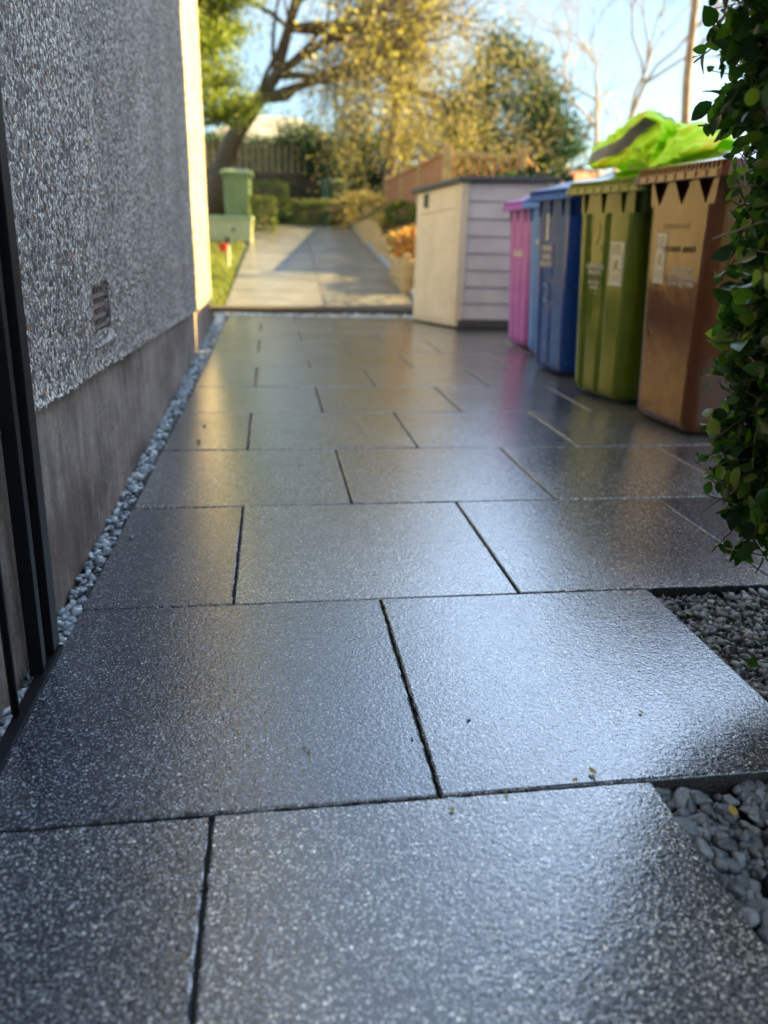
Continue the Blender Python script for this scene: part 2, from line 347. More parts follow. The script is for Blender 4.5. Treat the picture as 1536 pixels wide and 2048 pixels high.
# ---------------------------------------------------------------- patio slabs
patio = empty('patio', kind='structure')
ROWY = [.2069, .8044, 1.4019, 2.0015, 2.5970, 3.1946, 3.7921, 4.3896, 4.9872, 5.5847, 6.1823, 6.7798, 7.37]
X0, W = -.0922, .606
def slab(x0, x1, y0, y1, parent, xa=None, xb=None):
    """x0/x1 at y0, xa/xb at y1"""
    g = .0021 if y0 < 2 else (.0036 if y0 < 3 else .005); xa = x0 if xa is None else xa; xb = x1 if xb is None else xb
    cs = [(x0 + g, y0 + g), (x1 - g, y0 + g), (xb - g, y1 - g), (xa + g, y1 - g)]
    cx = sum(c[0] for c in cs) / 4; cy = sum(c[1] for c in cs) / 4
    ring = []
    for i in range(4):
        a, c = Vector(cs[i]), Vector(cs[(i + 1) % 4]); n = max(2, int((c - a).length / .012))
        for k in range(n): ring.append(a.lerp(c, k / n))
    jit = [Vector((random.gauss(0, .00055), random.gauss(0, .00055))) for _ in ring]
    cen = Vector((cx, cy))
    def ins(p, d): q = p - cen; return cen + q * (1 - d / max(.05, q.length))
    tilt = (random.gauss(0, .0011), random.gauss(0, .0011)); dz = random.uniform(-.0008, .0008)
    def V3(p, z): return (p.x - cx, p.y - cy, z + dz + tilt[0] * (p.x - cx) + tilt[1] * (p.y - cy))
    rings = []
    for d, z in ((0, -.045), (0, -.0035), (.0015, -.001), (.004, 0)):
        rings.append([V3(ins(p + j * (1 if d < .003 else .4), d), z + (random.gauss(0, .0003) if z > -.004 and z < 0 else 0)) for p, j in zip(ring, jit)])
    b = MB(); n = len(ring)
    b.loft(rings[:2], cap0=False, cap1=False, m=1); b.loft(rings[1:], cap0=False, cap1=True, m=0)
    o = b.build('paving_slab', [M['slab'], M['slab_edge']], parent); o.location = (cx, cy, 0); return o
def leftedge(y): return -.388 + -.012 * max(0, y - 5)
GAPW = {1: 1.5, 0: 1.0}
for k in range(-1, 12):
    y0, y1 = (ROWY[k + 1], ROWY[k + 2]) if k + 2 < len(ROWY) else (None, None)
    if k + 2 >= len(ROWY): break
rows = [(-1, -.39, .2069)] + [(k, ROWY[k], ROWY[k + 1]) for k in range(len(ROWY) - 1)]
for k, y0, y1 in rows:
    # k==0 -> nearest visible row
    off = X0 + (0 if k % 2 == 0 else .5 * W)
    if k == -1: off = X0 + .5 * W
    adj = {1: (0, -.006, -.012), 2: (0, .002, 0)}.get(k, (0, 0, 0))
    right = {0: X0 + W, -1: X0 + 1.5 * W, 1: X0 + 1.5 * W - .012}.get(k, 3.35)
    le0, le1 = leftedge(y0), leftedge(y1)
    xs_ = []; x = off
    while x - W > le0: x -= W
    while x < right + .03:
        xs_.append(x); x += W
    xs_ = [v + random.gauss(0, .0018) for v in xs_]
    if k in (0, 1): xs_[-1] = right if abs(xs_[-1] - right) < .05 else xs_[-1]
    first = xs_[0]
    # partial slab on the left cut along the gravel strip
    if first - le0 > .06: slab(le0, first, y0, y1, patio, xa=le1)
    for a, c_ in zip(xs_[:-1], xs_[1:]):
        if a < le0: a = le0
        slab(a, c_, y0, y1, patio)
# bedding under the joints
b = MB()
b.add([(-.40, 2.0, -.0045), (3.3, 2.0, -.0045), (3.3, 7.37, -.0045), (-.42, 7.37, -.0045)], [(0, 1, 2, 3)])
b.build('joint_sand', M['sand'], patio)
b = MB()
b.add([(-.40, -.4, -.010), (.51, -.4, -.010), (.51, .805, -.010), (-.40, .805, -.010)], [(0, 1, 2, 3)])
b.add([(-.40, .806, -.010), (.80, .806, -.010), (.80, 1.402, -.010), (-.40, 1.402, -.010)], [(0, 1, 2, 3)])
b.add([(-.40, 1.403, -.010), (3.3, 1.403, -.010), (3.3, 1.998, -.010), (-.40, 1.998, -.010)], [(0, 1, 2, 3)])
b.add([(-1, -.6, -.05), (3.4, -.6, -.05), (3.4, 7.8, -.05), (-1, 7.8, -.05)], [(0, 1, 2, 3)])
b.build('joint_grit', M['grit'], patio)

# ---------------------------------------------------------------- gravel
def stone_protos(n, ang):
    """crushed rock: convex hulls of random points; the rounded kind is worn by smoothing"""
    out = []
    for k in range(n):
        bm = bmesh.new()
        for _ in range(11 if ang > .5 else 13):
            d = Vector((random.gauss(0, 1), random.gauss(0, 1), random.gauss(0, 1))).normalized(); bm.verts.new(d * random.uniform(.78, 1.12))
        h = bmesh.ops.convex_hull(bm, input=bm.verts)
        bmesh.ops.delete(bm, geom=[v for v in bm.verts if not v.link_faces], context='VERTS')
        if ang < .5:
            for _ in range(2):
                bmesh.ops.subdivide_edges(bm, edges=bm.edges, cuts=1, use_grid_fill=True)
                bmesh.ops.smooth_vert(bm, verts=bm.verts, factor=.42, use_axis_x=True, use_axis_y=True, use_axis_z=True)
            for v in bm.verts: v.co *= 1.12
        bmesh.ops.triangulate(bm, faces=bm.faces); bm.verts.index_update()
        V = np.array([v.co[:] for v in bm.verts]); F = np.array([[v.index for v in f.verts] for f in bm.faces]); bm.free(); out.append((V, F))
    return out
PRO_R = stone_protos(12, .3); PRO_A = stone_protos(16, .8)
def rotm(a, b_, c):
    ca, sa, cb_, sb, cc, sc2 = math.cos(a), math.sin(a), math.cos(b_), math.sin(b_), math.cos(c), math.sin(c)
    return np.array([[ca, -sa, 0], [sa, ca, 0], [0, 0, 1]]) @ np.array([[cb_, 0, sb], [0, 1, 0], [-sb, 0, cb_]]) @ np.array([[1, 0, 0], [0, cc, -sc2], [0, sc2, cc]])
def gravel(name, pts, size, protos, mat, label, flat=.62, smooth=False):
    Vs, Fs, n = [], [], 0
    for (x, y, z) in pts:
        V, F = protos[random.randrange(len(protos))]
        s = size * random.uniform(.5, 1.45)
        S = np.array([s * random.uniform(.85, 1.3), s * random.uniform(.7, 1), s * flat * random.uniform(.8, 1.2)])
        v = (V * S) @ rotm(random.uniform(0, 6.28), random.gauss(0, .45), random.gauss(0, .45)).T + np.array([x, y, z])
        Vs.append(v); Fs.append(F + n); n += len(v)
    return np_mesh(name, np.concatenate(Vs), np.concatenate(Fs), mat, None, smooth, label=label, cat='gravel', kind='stuff')
def scatter(inside, x0, x1, y0, y1, step, zf, layers=2, jit=.42):
    pts = []
    for L in range(layers):
        y = y0
        while y < y1:
            x = x0 + random.uniform(0, step)
            while x < x1:
                px, py = x + random.uniform(-jit, jit) * step, y + random.uniform(-jit, jit) * step
                if inside(px, py): pts.append((px, py, zf(px, py) + L * step * .33 + random.uniform(-.25, .25) * step))
                x += step
            y += step * .92
    return pts
def wallx(y): return -.425 - .013 * (y - .9)         # house plinth face
pts = scatter(lambda x, y: wallx(y) + .004 < x < leftedge(y) - .006, -.60, -.37, .75, 7.3, .0175, lambda x, y: -.012, 2)
pts += scatter(lambda x, y: wallx(y) + .002 < x < leftedge(y) - .002 and y < 1.4, -.60, -.37, .3, 1.4, .018, lambda x, y: -.018, 2)
gravel('wall_gravel', pts, .0122, PRO_A, M['white_gravel'], 'strip of pale blue grey chippings along the foot of the house wall')
pts = scatter(lambda x, y: x > .518 and .3 < y < .800, .5, 1.7, .3, .81, .0195, lambda x, y: -.028, 2)
gravel('near_gravel', pts, .0135, PRO_R, M['grey_gravel'], 'rounded blue grey pebbles beside the nearest paving slab', .7, True)
pts = scatter(lambda x, y: x > .815 and y < 1.396, .8, 2.3, .812, 1.41, .0155, lambda x, y: -.026, 2)
gravel('middle_gravel', pts, .0128, PRO_A, M['chip_gravel'], 'angular black and white chippings under the privet bush', .62)
pts = scatter(lambda x, y: 7.38 < y < 7.80 + .05 * x, -.55, 1.6, 7.36, 7.95, .028, lambda x, y: -.02, 1)
gravel('step_gravel', pts, .018, PRO_A, M['white_gravel'], 'pale chippings in front of the step up to the garden path')

# loose bits on the slabs
def pebble(x, y, s, mat, label):
    V, F = PRO_A[random.randrange(16)]; o = np_mesh('loose_pebble', V * np.array([s, s * .8, s * .6]), F, M[mat], None, False, label=label, cat='pebble', group='loose pebbles on the slabs'); o.location = (x, y, s * .45); o.rotation_euler = (0, 0, random.uniform(0, 6))
pebble(-.354, 1.78, .009, 'white_gravel', 'pale pebble lying on the slab beside the wall gravel')
pebble(-.345, .934, .008, 'grey_gravel', 'grey pebble on the slab next to the bottom of the metal gate')
pebble(.29, .965, .0045, 'chip_gravel', 'tiny dark stone right of the long joint near the middle of the paving')
pebble(.195, .93, .0045, 'white_gravel', 'tiny pale stone on the slab just right of the long joint')
pebble(-.27, 2.70, .012, 'grey_gravel', 'dark stone on the slab in the golden reflection')
pebble(-.27, 2.95, .008, 'grey_gravel', 'small dark stone behind a bigger one in the golden reflection')
pebble(.50, 2.90, .007, 'grey_gravel', 'small dark stone in the middle of a far slab')
pebble(.08, 2.40, .006, 'grey_gravel', 'small dark stone on the slab in the centre of the path')
def leaf_obj(x, y, z, L, rz, label, curl=.3, mat='fallen_leaf', tilt=.1):
    b = MB(); n = 6; vs = []
    for i in range(n + 1):
        t = i / n; w = L * .32 * math.sin(math.pi * min(1, t * 1.02)) ** .8 * (1.1 - .3 * t)
        for k in (-1, 0, 1): vs.append(((t - .5) * L, k * w, L * curl * (t - .5) ** 2 + abs(k) * w * .35))
    fs = []
    for i in range(n):
        for k in range(2): fs.append((i * 3 + k, i * 3 + k + 1, (i + 1) * 3 + k + 1, (i + 1) * 3 + k))
    b.add(vs, fs); b.tube([(-.5 * L, 0, L * curl * .25), (-.7 * L, .01 * L, L * .02)], [L * .02, L * .015], 4)
    o = b.build('fallen_leaf', M[mat], smooth=True, tagkw=dict(label=label, cat='leaf', group='fallen leaves'))
    o.location = (x, y, z); o.rotation_euler = (tilt, -tilt, rz)
leaf_obj(.594, .735, .0, .020, 1.3, 'yellow green leaf lying on the rounded pebbles')
leaf_obj(.435, .826, .004, .016, 1.8, 'brown curled leaf at the front edge of the pale slab', .8)
leaf_obj(.404, .812, .004, .010, .3, 'tiny yellow leaf in the joint at the front of the pale slab')
leaf_obj(.572, .958, .003, .009, 2.0, 'small yellow scrap of leaf alone on the pale slab')
leaf_obj(.22, .775, .003, .009, 1.1, 'small yellow leaf on the nearest slab just below the cross joint')
leaf_obj(-.02, 2.98, .004, .014, .4, 'pale leaf on a far slab near the golden reflection')
leaf_obj(.86, 1.10, -.012, .035, .8, 'green leaf lying on the angular chippings', .5, 'hedge_leaf', .35)
leaf_obj(.845, 1.30, -.012, .018, 2.6, 'orange brown leaf on the chippings behind the corner of the slab', .6)
gr = random.Random(77); gv = []
for i in range(150):
    gx_, gy_ = gr.uniform(-.36, 1.4), gr.uniform(.5, 4.5)
    if gy_ < 1.4 and gx_ > .5: continue
    gv.append((gx_, gy_, .001))
gravel('grit_crumbs', gv, .0016, PRO_A, M['chip_gravel'], 'scattered dark grit and crumbs lying on the wet slabs')
b = MB(); b.tube([(0, 0, .003), (.012, .004, .004), (.028, -.006, .003)], [.0009, .0008, .0005], 5)
t = b.build('twig', M['twig'], tagkw=dict(label='short thin twig on the slab left of the long joint', cat='twig')); t.location = (.03, .925, 0); t.rotation_euler = (0, 0, -1.0)
b = MB(); b.tube([(0, 0, .003), (.008, .004, .004), (.016, 0, .003)], [.0009, .0008, .0005], 5)
t = b.build('twig', M['timber_tan'], tagkw=dict(label='tiny tan stalk on the nearest slab below the long joint', cat='twig')); t.location = (.30, .79, 0); t.rotation_euler = (0, 0, 1.2)

# ---------------------------------------------------------------- step and sloping garden path
PL0, PR0, PL1, PR1 = (-.47, 8.0, .035), (1.56, 8.0, .055), (-.27, 17.1, .93), (1.70, 17.1, .955)
gp = empty('garden_path', kind='structure')
def pathpt(s, t):
    a = Vector(PL0).lerp(Vector(PL1), t); c_ = Vector(PR0).lerp(Vector(PR1), t); return a.lerp(c_, s)
for i in range(10):
    for s0, s1 in ((0, .5), (.5, 1)):
        t0, t1 = i / 10, (i + 1) / 10; e = .0016
        q = [pathpt(s0 + .002, t0 + e), pathpt(s1 - .002, t0 + e), pathpt(s1 - .002, t1 - e), pathpt(s0 + .002, t1 - e)]
        b = MB(); b.add(q + [p - Vector((0, 0, .06)) for p in q], [(0, 1, 2, 3), (7, 6, 5, 4), (0, 4, 5, 1), (1, 5, 6, 2), (2, 6, 7, 3), (3, 7, 4, 0)])
        b.build('concrete_slab', M['concrete'], gp)
b = MB(); b.box(-1.0, 2.6, 7.86, 7.985, -.05, .035)
b.build('step_riser', M['timber_dark'], bevel=.006, tagkw=dict(label='dark wet timber edging board at the foot of the sloping garden path', cat='edging board'))
b = MB()
q = [pathpt(1.0, 0), pathpt(1.0, 1)]
for a, c_ in ((q[0], q[1]),):
    d = Vector((.06, 0, 0)); h = Vector((0, 0, .05))
    vs = [a, a + d, c_ + d, c_, a + h, a + d + h, c_ + d + h, c_ + h]
    b.add(vs, [(3, 2, 1, 0), (4, 5, 6, 7), (0, 1, 5, 4), (1, 2, 6, 5), (2, 3, 7, 6), (3, 0, 4, 7)])
b.build('kerb', simple('kerb_stone', (.35, .36, .38), .5, .15, 12).m, tagkw=dict(kind='structure'))

# ---------------------------------------------------------------- house on the left
house = empty('house', (-.5, 3, 0), 0, 'two storey house with grey pebbledash wall, brown plinth and sunlit corner strip on the left', 'house')
def hp(b, name, mat, **kw):
    o = b.build(name, mat, **kw); o.parent = house; o.matrix_parent_inverse = Matrix.Translation((.5, -3, 0)); return o
YE = 6.4
def plz(y): return .465 - .041 * y
# pebbledash face as a fine uneven sheet with a hole at the vent
VY0, VY1, VZ0, VZ1 = 1.925, 2.135, .472, .584
ny, nz = 640, 250
yy = np.concatenate([np.linspace(-.2, 1.0, 40, endpoint=False), np.linspace(1.0, YE, ny - 40)])
zz_rel = np.concatenate([np.linspace(0, 2.2, 190, endpoint=False), np.linspace(2.2, 6.6, nz - 190)])
Y, Zr = np.meshgrid(yy, zz_rel, indexing='ij')
Zb = .465 - .041 * Y; Z = Zb + Zr
X = -.425 - .013 * (Y - .9)
rn = rng.normal(0, 1, Y.shape)
X = X + .018 + .0011 * rn
lip = np.exp(-Zr / .02); X = X + .006 * lip
Z = Z + np.where(Zr == 0, rng.normal(0, .0035, Y.shape), 0)
lowf = np.array([[noise.noise(Vector((y * 2.2, z * 2.2, 3))) for z in zz_rel[::10]] for y in yy[::10]])
lowf = np.repeat(np.repeat(lowf, 10, 0), 10, 1)[:len(yy), :len(zz_rel)]
k5 = np.ones(15) / 15
lowf = np.apply_along_axis(lambda a: np.convolve(a, k5, 'same'), 0, lowf); lowf = np.apply_along_axis(lambda a: np.convolve(a, k5, 'same'), 1, lowf)
X = X + .006 * lowf
X[-1, :] += -.004
V = np.stack([X, Y, Z], -1).reshape(-1, 3)
I = np.arange(len(yy) * len(zz_rel)).reshape(len(yy), len(zz_rel))
F = np.stack([I[:-1, :-1], I[1:, :-1], I[1:, 1:], I[:-1, 1:]], -1)
cy_ = (Y[:-1, :-1] + Y[1:, 1:]) / 2; cz_ = (Z[:-1, :-1] + Z[1:, 1:]) / 2
keep = ~((cy_ > VY0) & (cy_ < VY1) & (cz_ > VZ0) & (cz_ < VZ1))
o = np_mesh('pebbledash_wall', V, F[keep].reshape(-1, 4), M['pebbledash'], None, True); o.parent = house; o.matrix_parent_inverse = Matrix.Translation((.5, -3, 0))
# solid behind + underside of the render coat
b = MB()
xa, xb = wallx(-3), wallx(YE)
def slabwall(b, dx, y0, y1, z0a, z0b, z1, thick=7.5):
    vs = [(wallx(y0) + dx, y0, z0a), (wallx(y1) + dx, y1, z0b), (wallx(y1) + dx - thick, y1, z0b), (wallx(y0) + dx - thick, y0, z0a)]
    vs += [(v[0], v[1], z1) for v in vs]
    b.add(vs, [(0, 1, 2, 3), (7, 6, 5, 4), (0, 4, 5, 1), (1, 5, 6, 2), (2, 6, 7, 3), (3, 7, 4, 0)])
# wall core: broken round the vent
slabwall(b, -.03, -4, VY0, plz(-4), plz(VY0), 6.9, 7.4); slabwall(b, -.03, VY1, YE - .004, plz(VY1), plz(YE), 6.9, 7.4)
for z0, z1 in ((.37, VZ0), (VZ1, 6.9)): b.box(-1.0, wallx(2.02) - .03, VY0, VY1, z0, z1)
b.box(-1.0, wallx(2.02) - .075, VY0, VY1, VZ0, VZ1)
hp(b, 'wall_core', M['harl'])
b = MB(); rx = wallx(2.02)
for (y0, y1, z0, z1) in ((VY0 - .012, VY0 + .002, VZ0 - .01, VZ1 + .01), (VY1 - .002, VY1 + .012, VZ0 - .01, VZ1 + .01), (VY0, VY1, VZ1 - .002, VZ1 + .012)):
    b.box(rx - .07, rx + .012, y0, y1, z0, z1)
# sloped mortar cill of the vent
b.add([(rx - .05, VY0 - .01, VZ0 + .012), (rx - .05, VY1 + .01, VZ0 + .012), (rx + .026, VY1 + .02, VZ0 - .03), (rx + .026, VY0 - .02, VZ0 - .03),
       (rx - .05, VY0 - .01, VZ0 - .05), (rx - .05, VY1 + .01, VZ0 - .05), (rx + .02, VY1 + .02, VZ0 - .05), (rx + .02, VY0 - .02, VZ0 - .05)],
      [(0, 3, 2, 1), (4, 5, 6, 7), (0, 1, 5, 4), (1, 2, 6, 5), (2, 3, 7, 6), (3, 0, 4, 7)])
hp(b, 'vent_reveal', M['pebbledash'])
b = MB(); b.box(rx - .03, rx - .010, VY0, VY1, VZ0, VZ1)
vback = hp(b, 'vent_backing', M['print_dark'])
b = MB(); nb = 6
for i in range(nb + 1):
    y = VY0 + .012 + (VY1 - VY0 - .024) * i / nb; b.box(rx - .002, rx + .006, y - .0042, y + .0042, VZ0 + .004, VZ1 - .004)
for i in range(5):
    z = VZ0 + .006 + (VZ1 - VZ0 - .012) * i / 4; b.box(rx - .004, rx + .008, VY0 + .004, VY1 - .004, z - .0045, z + .0045)
hp(b, 'air_vent', M['vent_plastic'])
# plinth
b = MB(); n = 60; vs = []; fs = []
for i in range(n + 1):
    y = -4 + (YE + .012 + 4) * i / n; x = wallx(y)
    for j in range(9):
        z = -.05 + (plz(y) + .002 + .05) * j / 8; vs.append((x + .0015 * noise.noise(Vector((y * 3, z * 5, 0))) + (-.004 if j == 8 else 0), y, z))
for i in range(n):
    for j in range(8): a = i * 9 + j; fs.append((a, a + 9, a + 10, a + 1))
b.add(vs, fs)
xe = wallx(YE + .012); b.add([(xe, YE + .012, -.05), (xe - 7, YE + .012, -.05), (xe - 7, YE + .012, plz(YE)), (xe - .004, YE + .012, plz(YE))], [(0, 1, 2, 3)])
b.add([(wallx(-4) + .0, -4, plz(-4)), (wallx(-4) - .05, -4, plz(-4)), (xe - .05, YE, plz(YE)), (xe, YE, plz(YE))], [(3, 2, 1, 0)])
hp(b, 'plinth', M['plinth'], smooth=True)
# gable return, roof, gutter and downpipe
b = MB(); b.add([(xe + .018, YE + .001, plz(YE)), (xe - 7, YE + .001, plz(YE)), (xe - 7, YE + .001, 6.9), (xe + .018, YE + .001, 6.9)], [(0, 3, 2, 1)]); hp(b, 'gable_wall', M['harl'])
b = MB(); b.add([(-.25, -4.3, 6.75), (-.42, 6.6, 6.75), (-4.3, 6.6, 9.0), (-4.3, -4.3, 9.0), (-8.4, -4.3, 6.75), (-8.4, 6.6, 6.75)], [(0, 1, 2, 3), (3, 2, 5, 4)])
b.add([(-.25, -4.3, 6.67), (-.42, 6.6, 6.67), (-4.3, 6.6, 8.9), (-4.3, -4.3, 8.9), (-8.4, -4.3, 6.67), (-8.4, 6.6, 6.67)], [(3, 2, 1, 0), (4, 5, 2, 3)])
b.add([(-.25, -4.3, 6.75), (-.42, 6.6, 6.75), (-.42, 6.6, 6.67), (-.25, -4.3, 6.67)], [(0, 3, 2, 1)]); hp(b, 'roof', M['roof_tile'])
b = MB(); b.tube([(-.22, -4.3, 6.66), (-.38, 6.6, 6.66)], [.055, .055], 10); hp(b, 'gutter', M['white_paint'])
b = MB(); px, py = -.535, 6.47
b.tube([(px, py, -.02), (px, py, 1.52)], [.032, .032], 12)
b.tube([(px, py, .30), (px, py, .36)], [.038, .038], 12); b.tube([(px, py, 1.48), (px, py, 1.55)], [.04, .04], 12); hp(b, 'downpipe', M['white_paint'], smooth=True)

# ---------------------------------------------------------------- neighbouring buildings that shade the patio (outside the frame on the right)
nb = empty('neighbour_house', (11, 3.2, 0), 0, 'tall rendered neighbouring house shading the patio from beyond the bush on the right', 'house')
b = MB(); b.box(-4, 4, -5.0, 3.61, -.05, 6.9)
b.add([(-4, -5, 6.9), (-4, 3.61, 6.9), (-4, -.9, 10.5), (4, -5, 6.9), (4, 3.61, 6.9), (4, -.9, 10.5)], [(0, 2, 1), (3, 4, 5)]); b.build('wall', M['harl'], nb)
b = MB(); vs = []
for x in (-4.1, 4.1):
    for (y, z) in ((-5.1, 6.8), (-.9, 10.52), (3.63, 6.9), (3.63, 7.0), (-.9, 10.64), (-5.1, 6.92)): vs.append((x, y, z))
b.add(vs, [(0, 1, 7, 6), (1, 2, 8, 7), (2, 3, 9, 8), (3, 4, 10, 9), (4, 5, 11, 10), (5, 0, 6, 11), (0, 5, 4, 1), (1, 4, 3, 2), (6, 7, 10, 11), (7, 8, 9, 10)]); b.build('roof', M['roof_tile'], nb)
for z in (1, 4):
    for y in (-1.8, 0, 2.2):
        b = MB(); b.box(-4.03, -3.98, y - .6, y + .6, z, z + 1.3); w_ = b.build('window', M['white_paint'], nb)
        b = MB(); b.box(-4.04, -4.032, y - .52, y + .52, z + .08, z + 1.22); b.build('pane', M['window_glass'], w_)
ext = empty('neighbour_garage', (9, 7.8, 0), 0, 'rendered flat roofed extension beside the neighbouring house beyond the bush', 'garage')
b = MB(); b.box(-2, 6, -.90, 1.8, -.05, 5.1); b.build('wall', simple('brown_harl', (.22, .19, .17), .9, .2, 5).m, ext)
b = MB(); b.box(-2.05, 6.1, -.88, 1.85, 5.1, 5.22); b.build('roof', M['roof_tile'], ext)

# ---------------------------------------------------------------- black metal gate folded back on the wall
gate = empty('metal_gate', (-.405, 1.0, 0), 0, 'black painted metal gate folded open against the house wall at the left edge', 'gate')
gate.rotation_euler = (0, R(1.35), 0)
b = MB(); b.box(-.0145, .0145, .225, .262, .008, 1.5); b.build('stile', M['black_metal'], gate, bevel=.0015)
b = MB(); b.box(-.010, .0125, .165, .185, .0, 1.5); b.build('hinge_bar', M['black_metal'], gate, bevel=.001)
for y in (.045, -.085, -.215):
    b = MB(); b.tube([(.004, y, .008), (.004, y, 1.5)], [.0062, .0062], 8); b.build('bar', M['black_metal'], gate, smooth=True)
b = MB(); b.box(.000, .021, -.5, .262, -.006, .005); b.build('bottom_rail', M['black_metal'], gate, bevel=.001)
b = MB(); b.box(-.012, .012, -.5, .225, 1.44, 1.48); b.build('top_rail', M['black_metal'], gate)

# ---------------------------------------------------------------- wheelie bins
def text_obj(txt, size, mat, parent, name='printed_text', loc=(0, 0, 0), rot=(0, 0, 0), ext=.0004, spacing=1.0, align='CENTER'):
    cu = bpy.data.curves.new(name, 'FONT'); cu.body = txt; cu.size = size; cu.extrude = ext; cu.align_x = align; cu.align_y = 'CENTER'
    cu.space_line = spacing; cu.resolution_u = 2; cu.offset = size * .012
    tmp = bpy.data.objects.new('tmp', cu); C.objects.link(tmp); bpy.context.view_layer.update()
    me = bpy.data.meshes.new_from_object(tmp.evaluated_get(bpy.context.evaluated_depsgraph_get()))
    bpy.data.objects.remove(tmp); me.name = name; me.materials.clear(); me.materials.append(mat)
    o = bpy.data.objects.new(name, me); C.objects.link(o); o.parent = parent; o.location = loc; o.rotation_euler = rot; return o
def rrect(w, yf, yb, z, r, front=None, n=6):
    """rounded rectangle ring (x across, front at y=yf); front(u,z)-> inward offset"""
    pts = []; hw = w / 2
    for (cx, cy, a0) in ((-hw + r, yf + r, math.pi), (hw - r, yf + r, 1.5 * math.pi), (hw - r, yb - r, 0), (-hw + r, yb - r, .5 * math.pi)):
        for k in range(n + 1):
            a = a0 + .5 * math.pi * k / n; pts.append([cx + r * math.cos(a), cy + r * math.sin(a), z])
        if a0 == math.pi:
            for k in range(1, 40):
                x = -hw + r + (w - 2 * r) * k / 40; pts.append([x, yf + (front(x / hw, z) if front else 0), z])
        elif a0 == 0:
            pass
    return [tuple(p) for p in pts]
def make_bin(x, y, rz, color, label, style, H=1.0, wb=.36, wt=.43, wl=.50, group='wheelie bins standing in a row on the patio'):
    """local frame: front faces -Y"""
    t = empty('wheelie_bin', (x, y, 0), rz, label, 'wheelie bin', group)
    mt = M[color]; zt = .86 * H                      # body full width up to zt, then recessed under the rim
    d0, d1 = .42, .52
    def yf(z): return -d0 / 2 - .055 * z / H
    def yb(z): return d0 / 2 + .05 * z / H
    def wd(z): return wb + (wt - wb) * z / (.95 * H)
    def front(u, z):
        if style == 'zigzag' or z < .03: return 0
        g = 0
        for c0, ww, dd in (((-.55, .07, .012), (.10, .06, .010)) if style == 'ribbed' else ((-.3, .06, .012), (.3, .06, .012))):
            g += dd * math.exp(-((u - c0) / ww) ** 2)
        # arched recess in the middle of the front
        if style == 'ribbed' and .30 < z / H < .60 and abs(u + .15) < .28:
            g += .008 * min(1, (.28 - abs(u + .15)) * 12) * min(1, (.60 - z / H) * 20, (z / H - .30) * 8)
        return g
    rings = []
    zs = [.012, .02, .035, .06] + [.06 + (zt - .06) * k / 26 for k in range(1, 27)]
    for z in zs:
        e = .02 * max(0, 1 - (z - .012) / .04) ** 2
        rings.append(rrect(wd(z) - 2 * e, yf(z) + e, yb(z) - e, z, .055, front))
    b = MB(); b.loft(rings, True, True)
    # recessed neck below the rim
    nk = [rrect(wd(z) - .012, yf(z) + .03, yb(z) - .004, z, .04) for z in (zt - .002, .955 * H)]
    b.loft(nk, False, True)
    # gusset teeth
    if style == 'zigzag': teeth = [(-.42, 0, -.14, 1), (-.14, 0, .14, 1), (.14, 0, .42, 1)]; teeth = [(-.92, .70), (-.30, .62), (.32, .62), (.92, .70)]
    hw = wd(zt) / 2; ztop = .95 * H; yfz, yft = yf(zt), yf(ztop)
    def tooth(x0, x1, a0, a1):
        vs = [(x0, yfz + .001, zt - .002), (x1, yfz + .001, zt - .002), (a1, yft, ztop), (a0, yft, ztop)]
        vs += [(v[0], v[1] + .034, v[2]) for v in vs]
        b.add(vs, [(0, 1, 2, 3), (7, 6, 5, 4), (0, 4, 5, 1), (1, 5, 6, 2), (2, 6, 7, 3), (3, 7, 4, 0)])
    if style == 'zigzag':
        e = [-hw + .012, -hw + .10, hw - .10 * 1.0, hw - .012]
        v0, v1, v2 = -.62 * hw * 1.0, .02 * hw, .66 * hw
        for (x0, x1) in ((v0, v1), (v1, v2)):
            c_ = (x0 + x1) / 2; tooth(x0 + .001, x1 - .001, c_ - .016, c_ + .016)
        tooth(-hw + .03, v0 - .001, -hw + .024, -hw + .034); tooth(v2 + .001, hw - .03, hw - .040, hw - .012)
    else:
        vv = [-.72, -.12, .52]; ww = .05
        xs_ = [-hw + .03] + [v * hw for v in vv] + [hw - .03]
        for i in range(4):
            x0, x1 = xs_[i], xs_[i + 1]
            tooth(x0 + (.008 if i else 0), x1 - (.008 if i < 3 else 0), x0 + (.026 if i else 0), x1 - (.024 if i < 3 else 0))
    body = b.build('body', mt, t, smooth=False)
    me = body.data; me.polygons.foreach_set('use_smooth', [True] * len(me.polygons))
    me.set_sharp_from_angle(angle=R(35))
    # lid
    b = MB(); yl0, yl1 = yf(H) - .035, yb(H) + .03
    L = [rrect(wl - .006, yl0 + .003, yl1, .940 * H, .03), rrect(wl, yl0, yl1, .944 * H, .03), rrect(wl - .004, yl0 + .003, yl1, .968 * H, .03),
         rrect(wl - .016, yl0 + .010, yl1 - .01, .971 * H, .028), rrect(wl - .022, yl0 + .014, yl1 - .012, .997 * H, .028), rrect(wl - .05, yl0 + .03, yl1 - .03, 1.006 * H, .03),
         rrect(wl - .14, yl0 + .10, yl1 - .08, 1.02 * H, .04), rrect(wl - .20, yl0 + .15, yl1 - .12, 1.045 * H, .04), rrect(wl - .26, yl0 + .2, yl1 - .16, 1.05 * H, .04)]
    b.loft(L, True, True)
    nr = 22
    for i in range(nr):
        x_ = -wl / 2 + .045 + (wl - .09) * i / (nr - 1); b.box(x_ - .003, x_ + .003, yl0 + .006, yl0 + .016, .974 * H, .995 * H)
    for i in range(9):
        x_ = -wl / 2 + .05 + (wl - .1) * i / 8; b.box(x_ - .0025, x_ + .0025, yl0 - .0025, yl0 + .004, .946 * H, .966 * H)
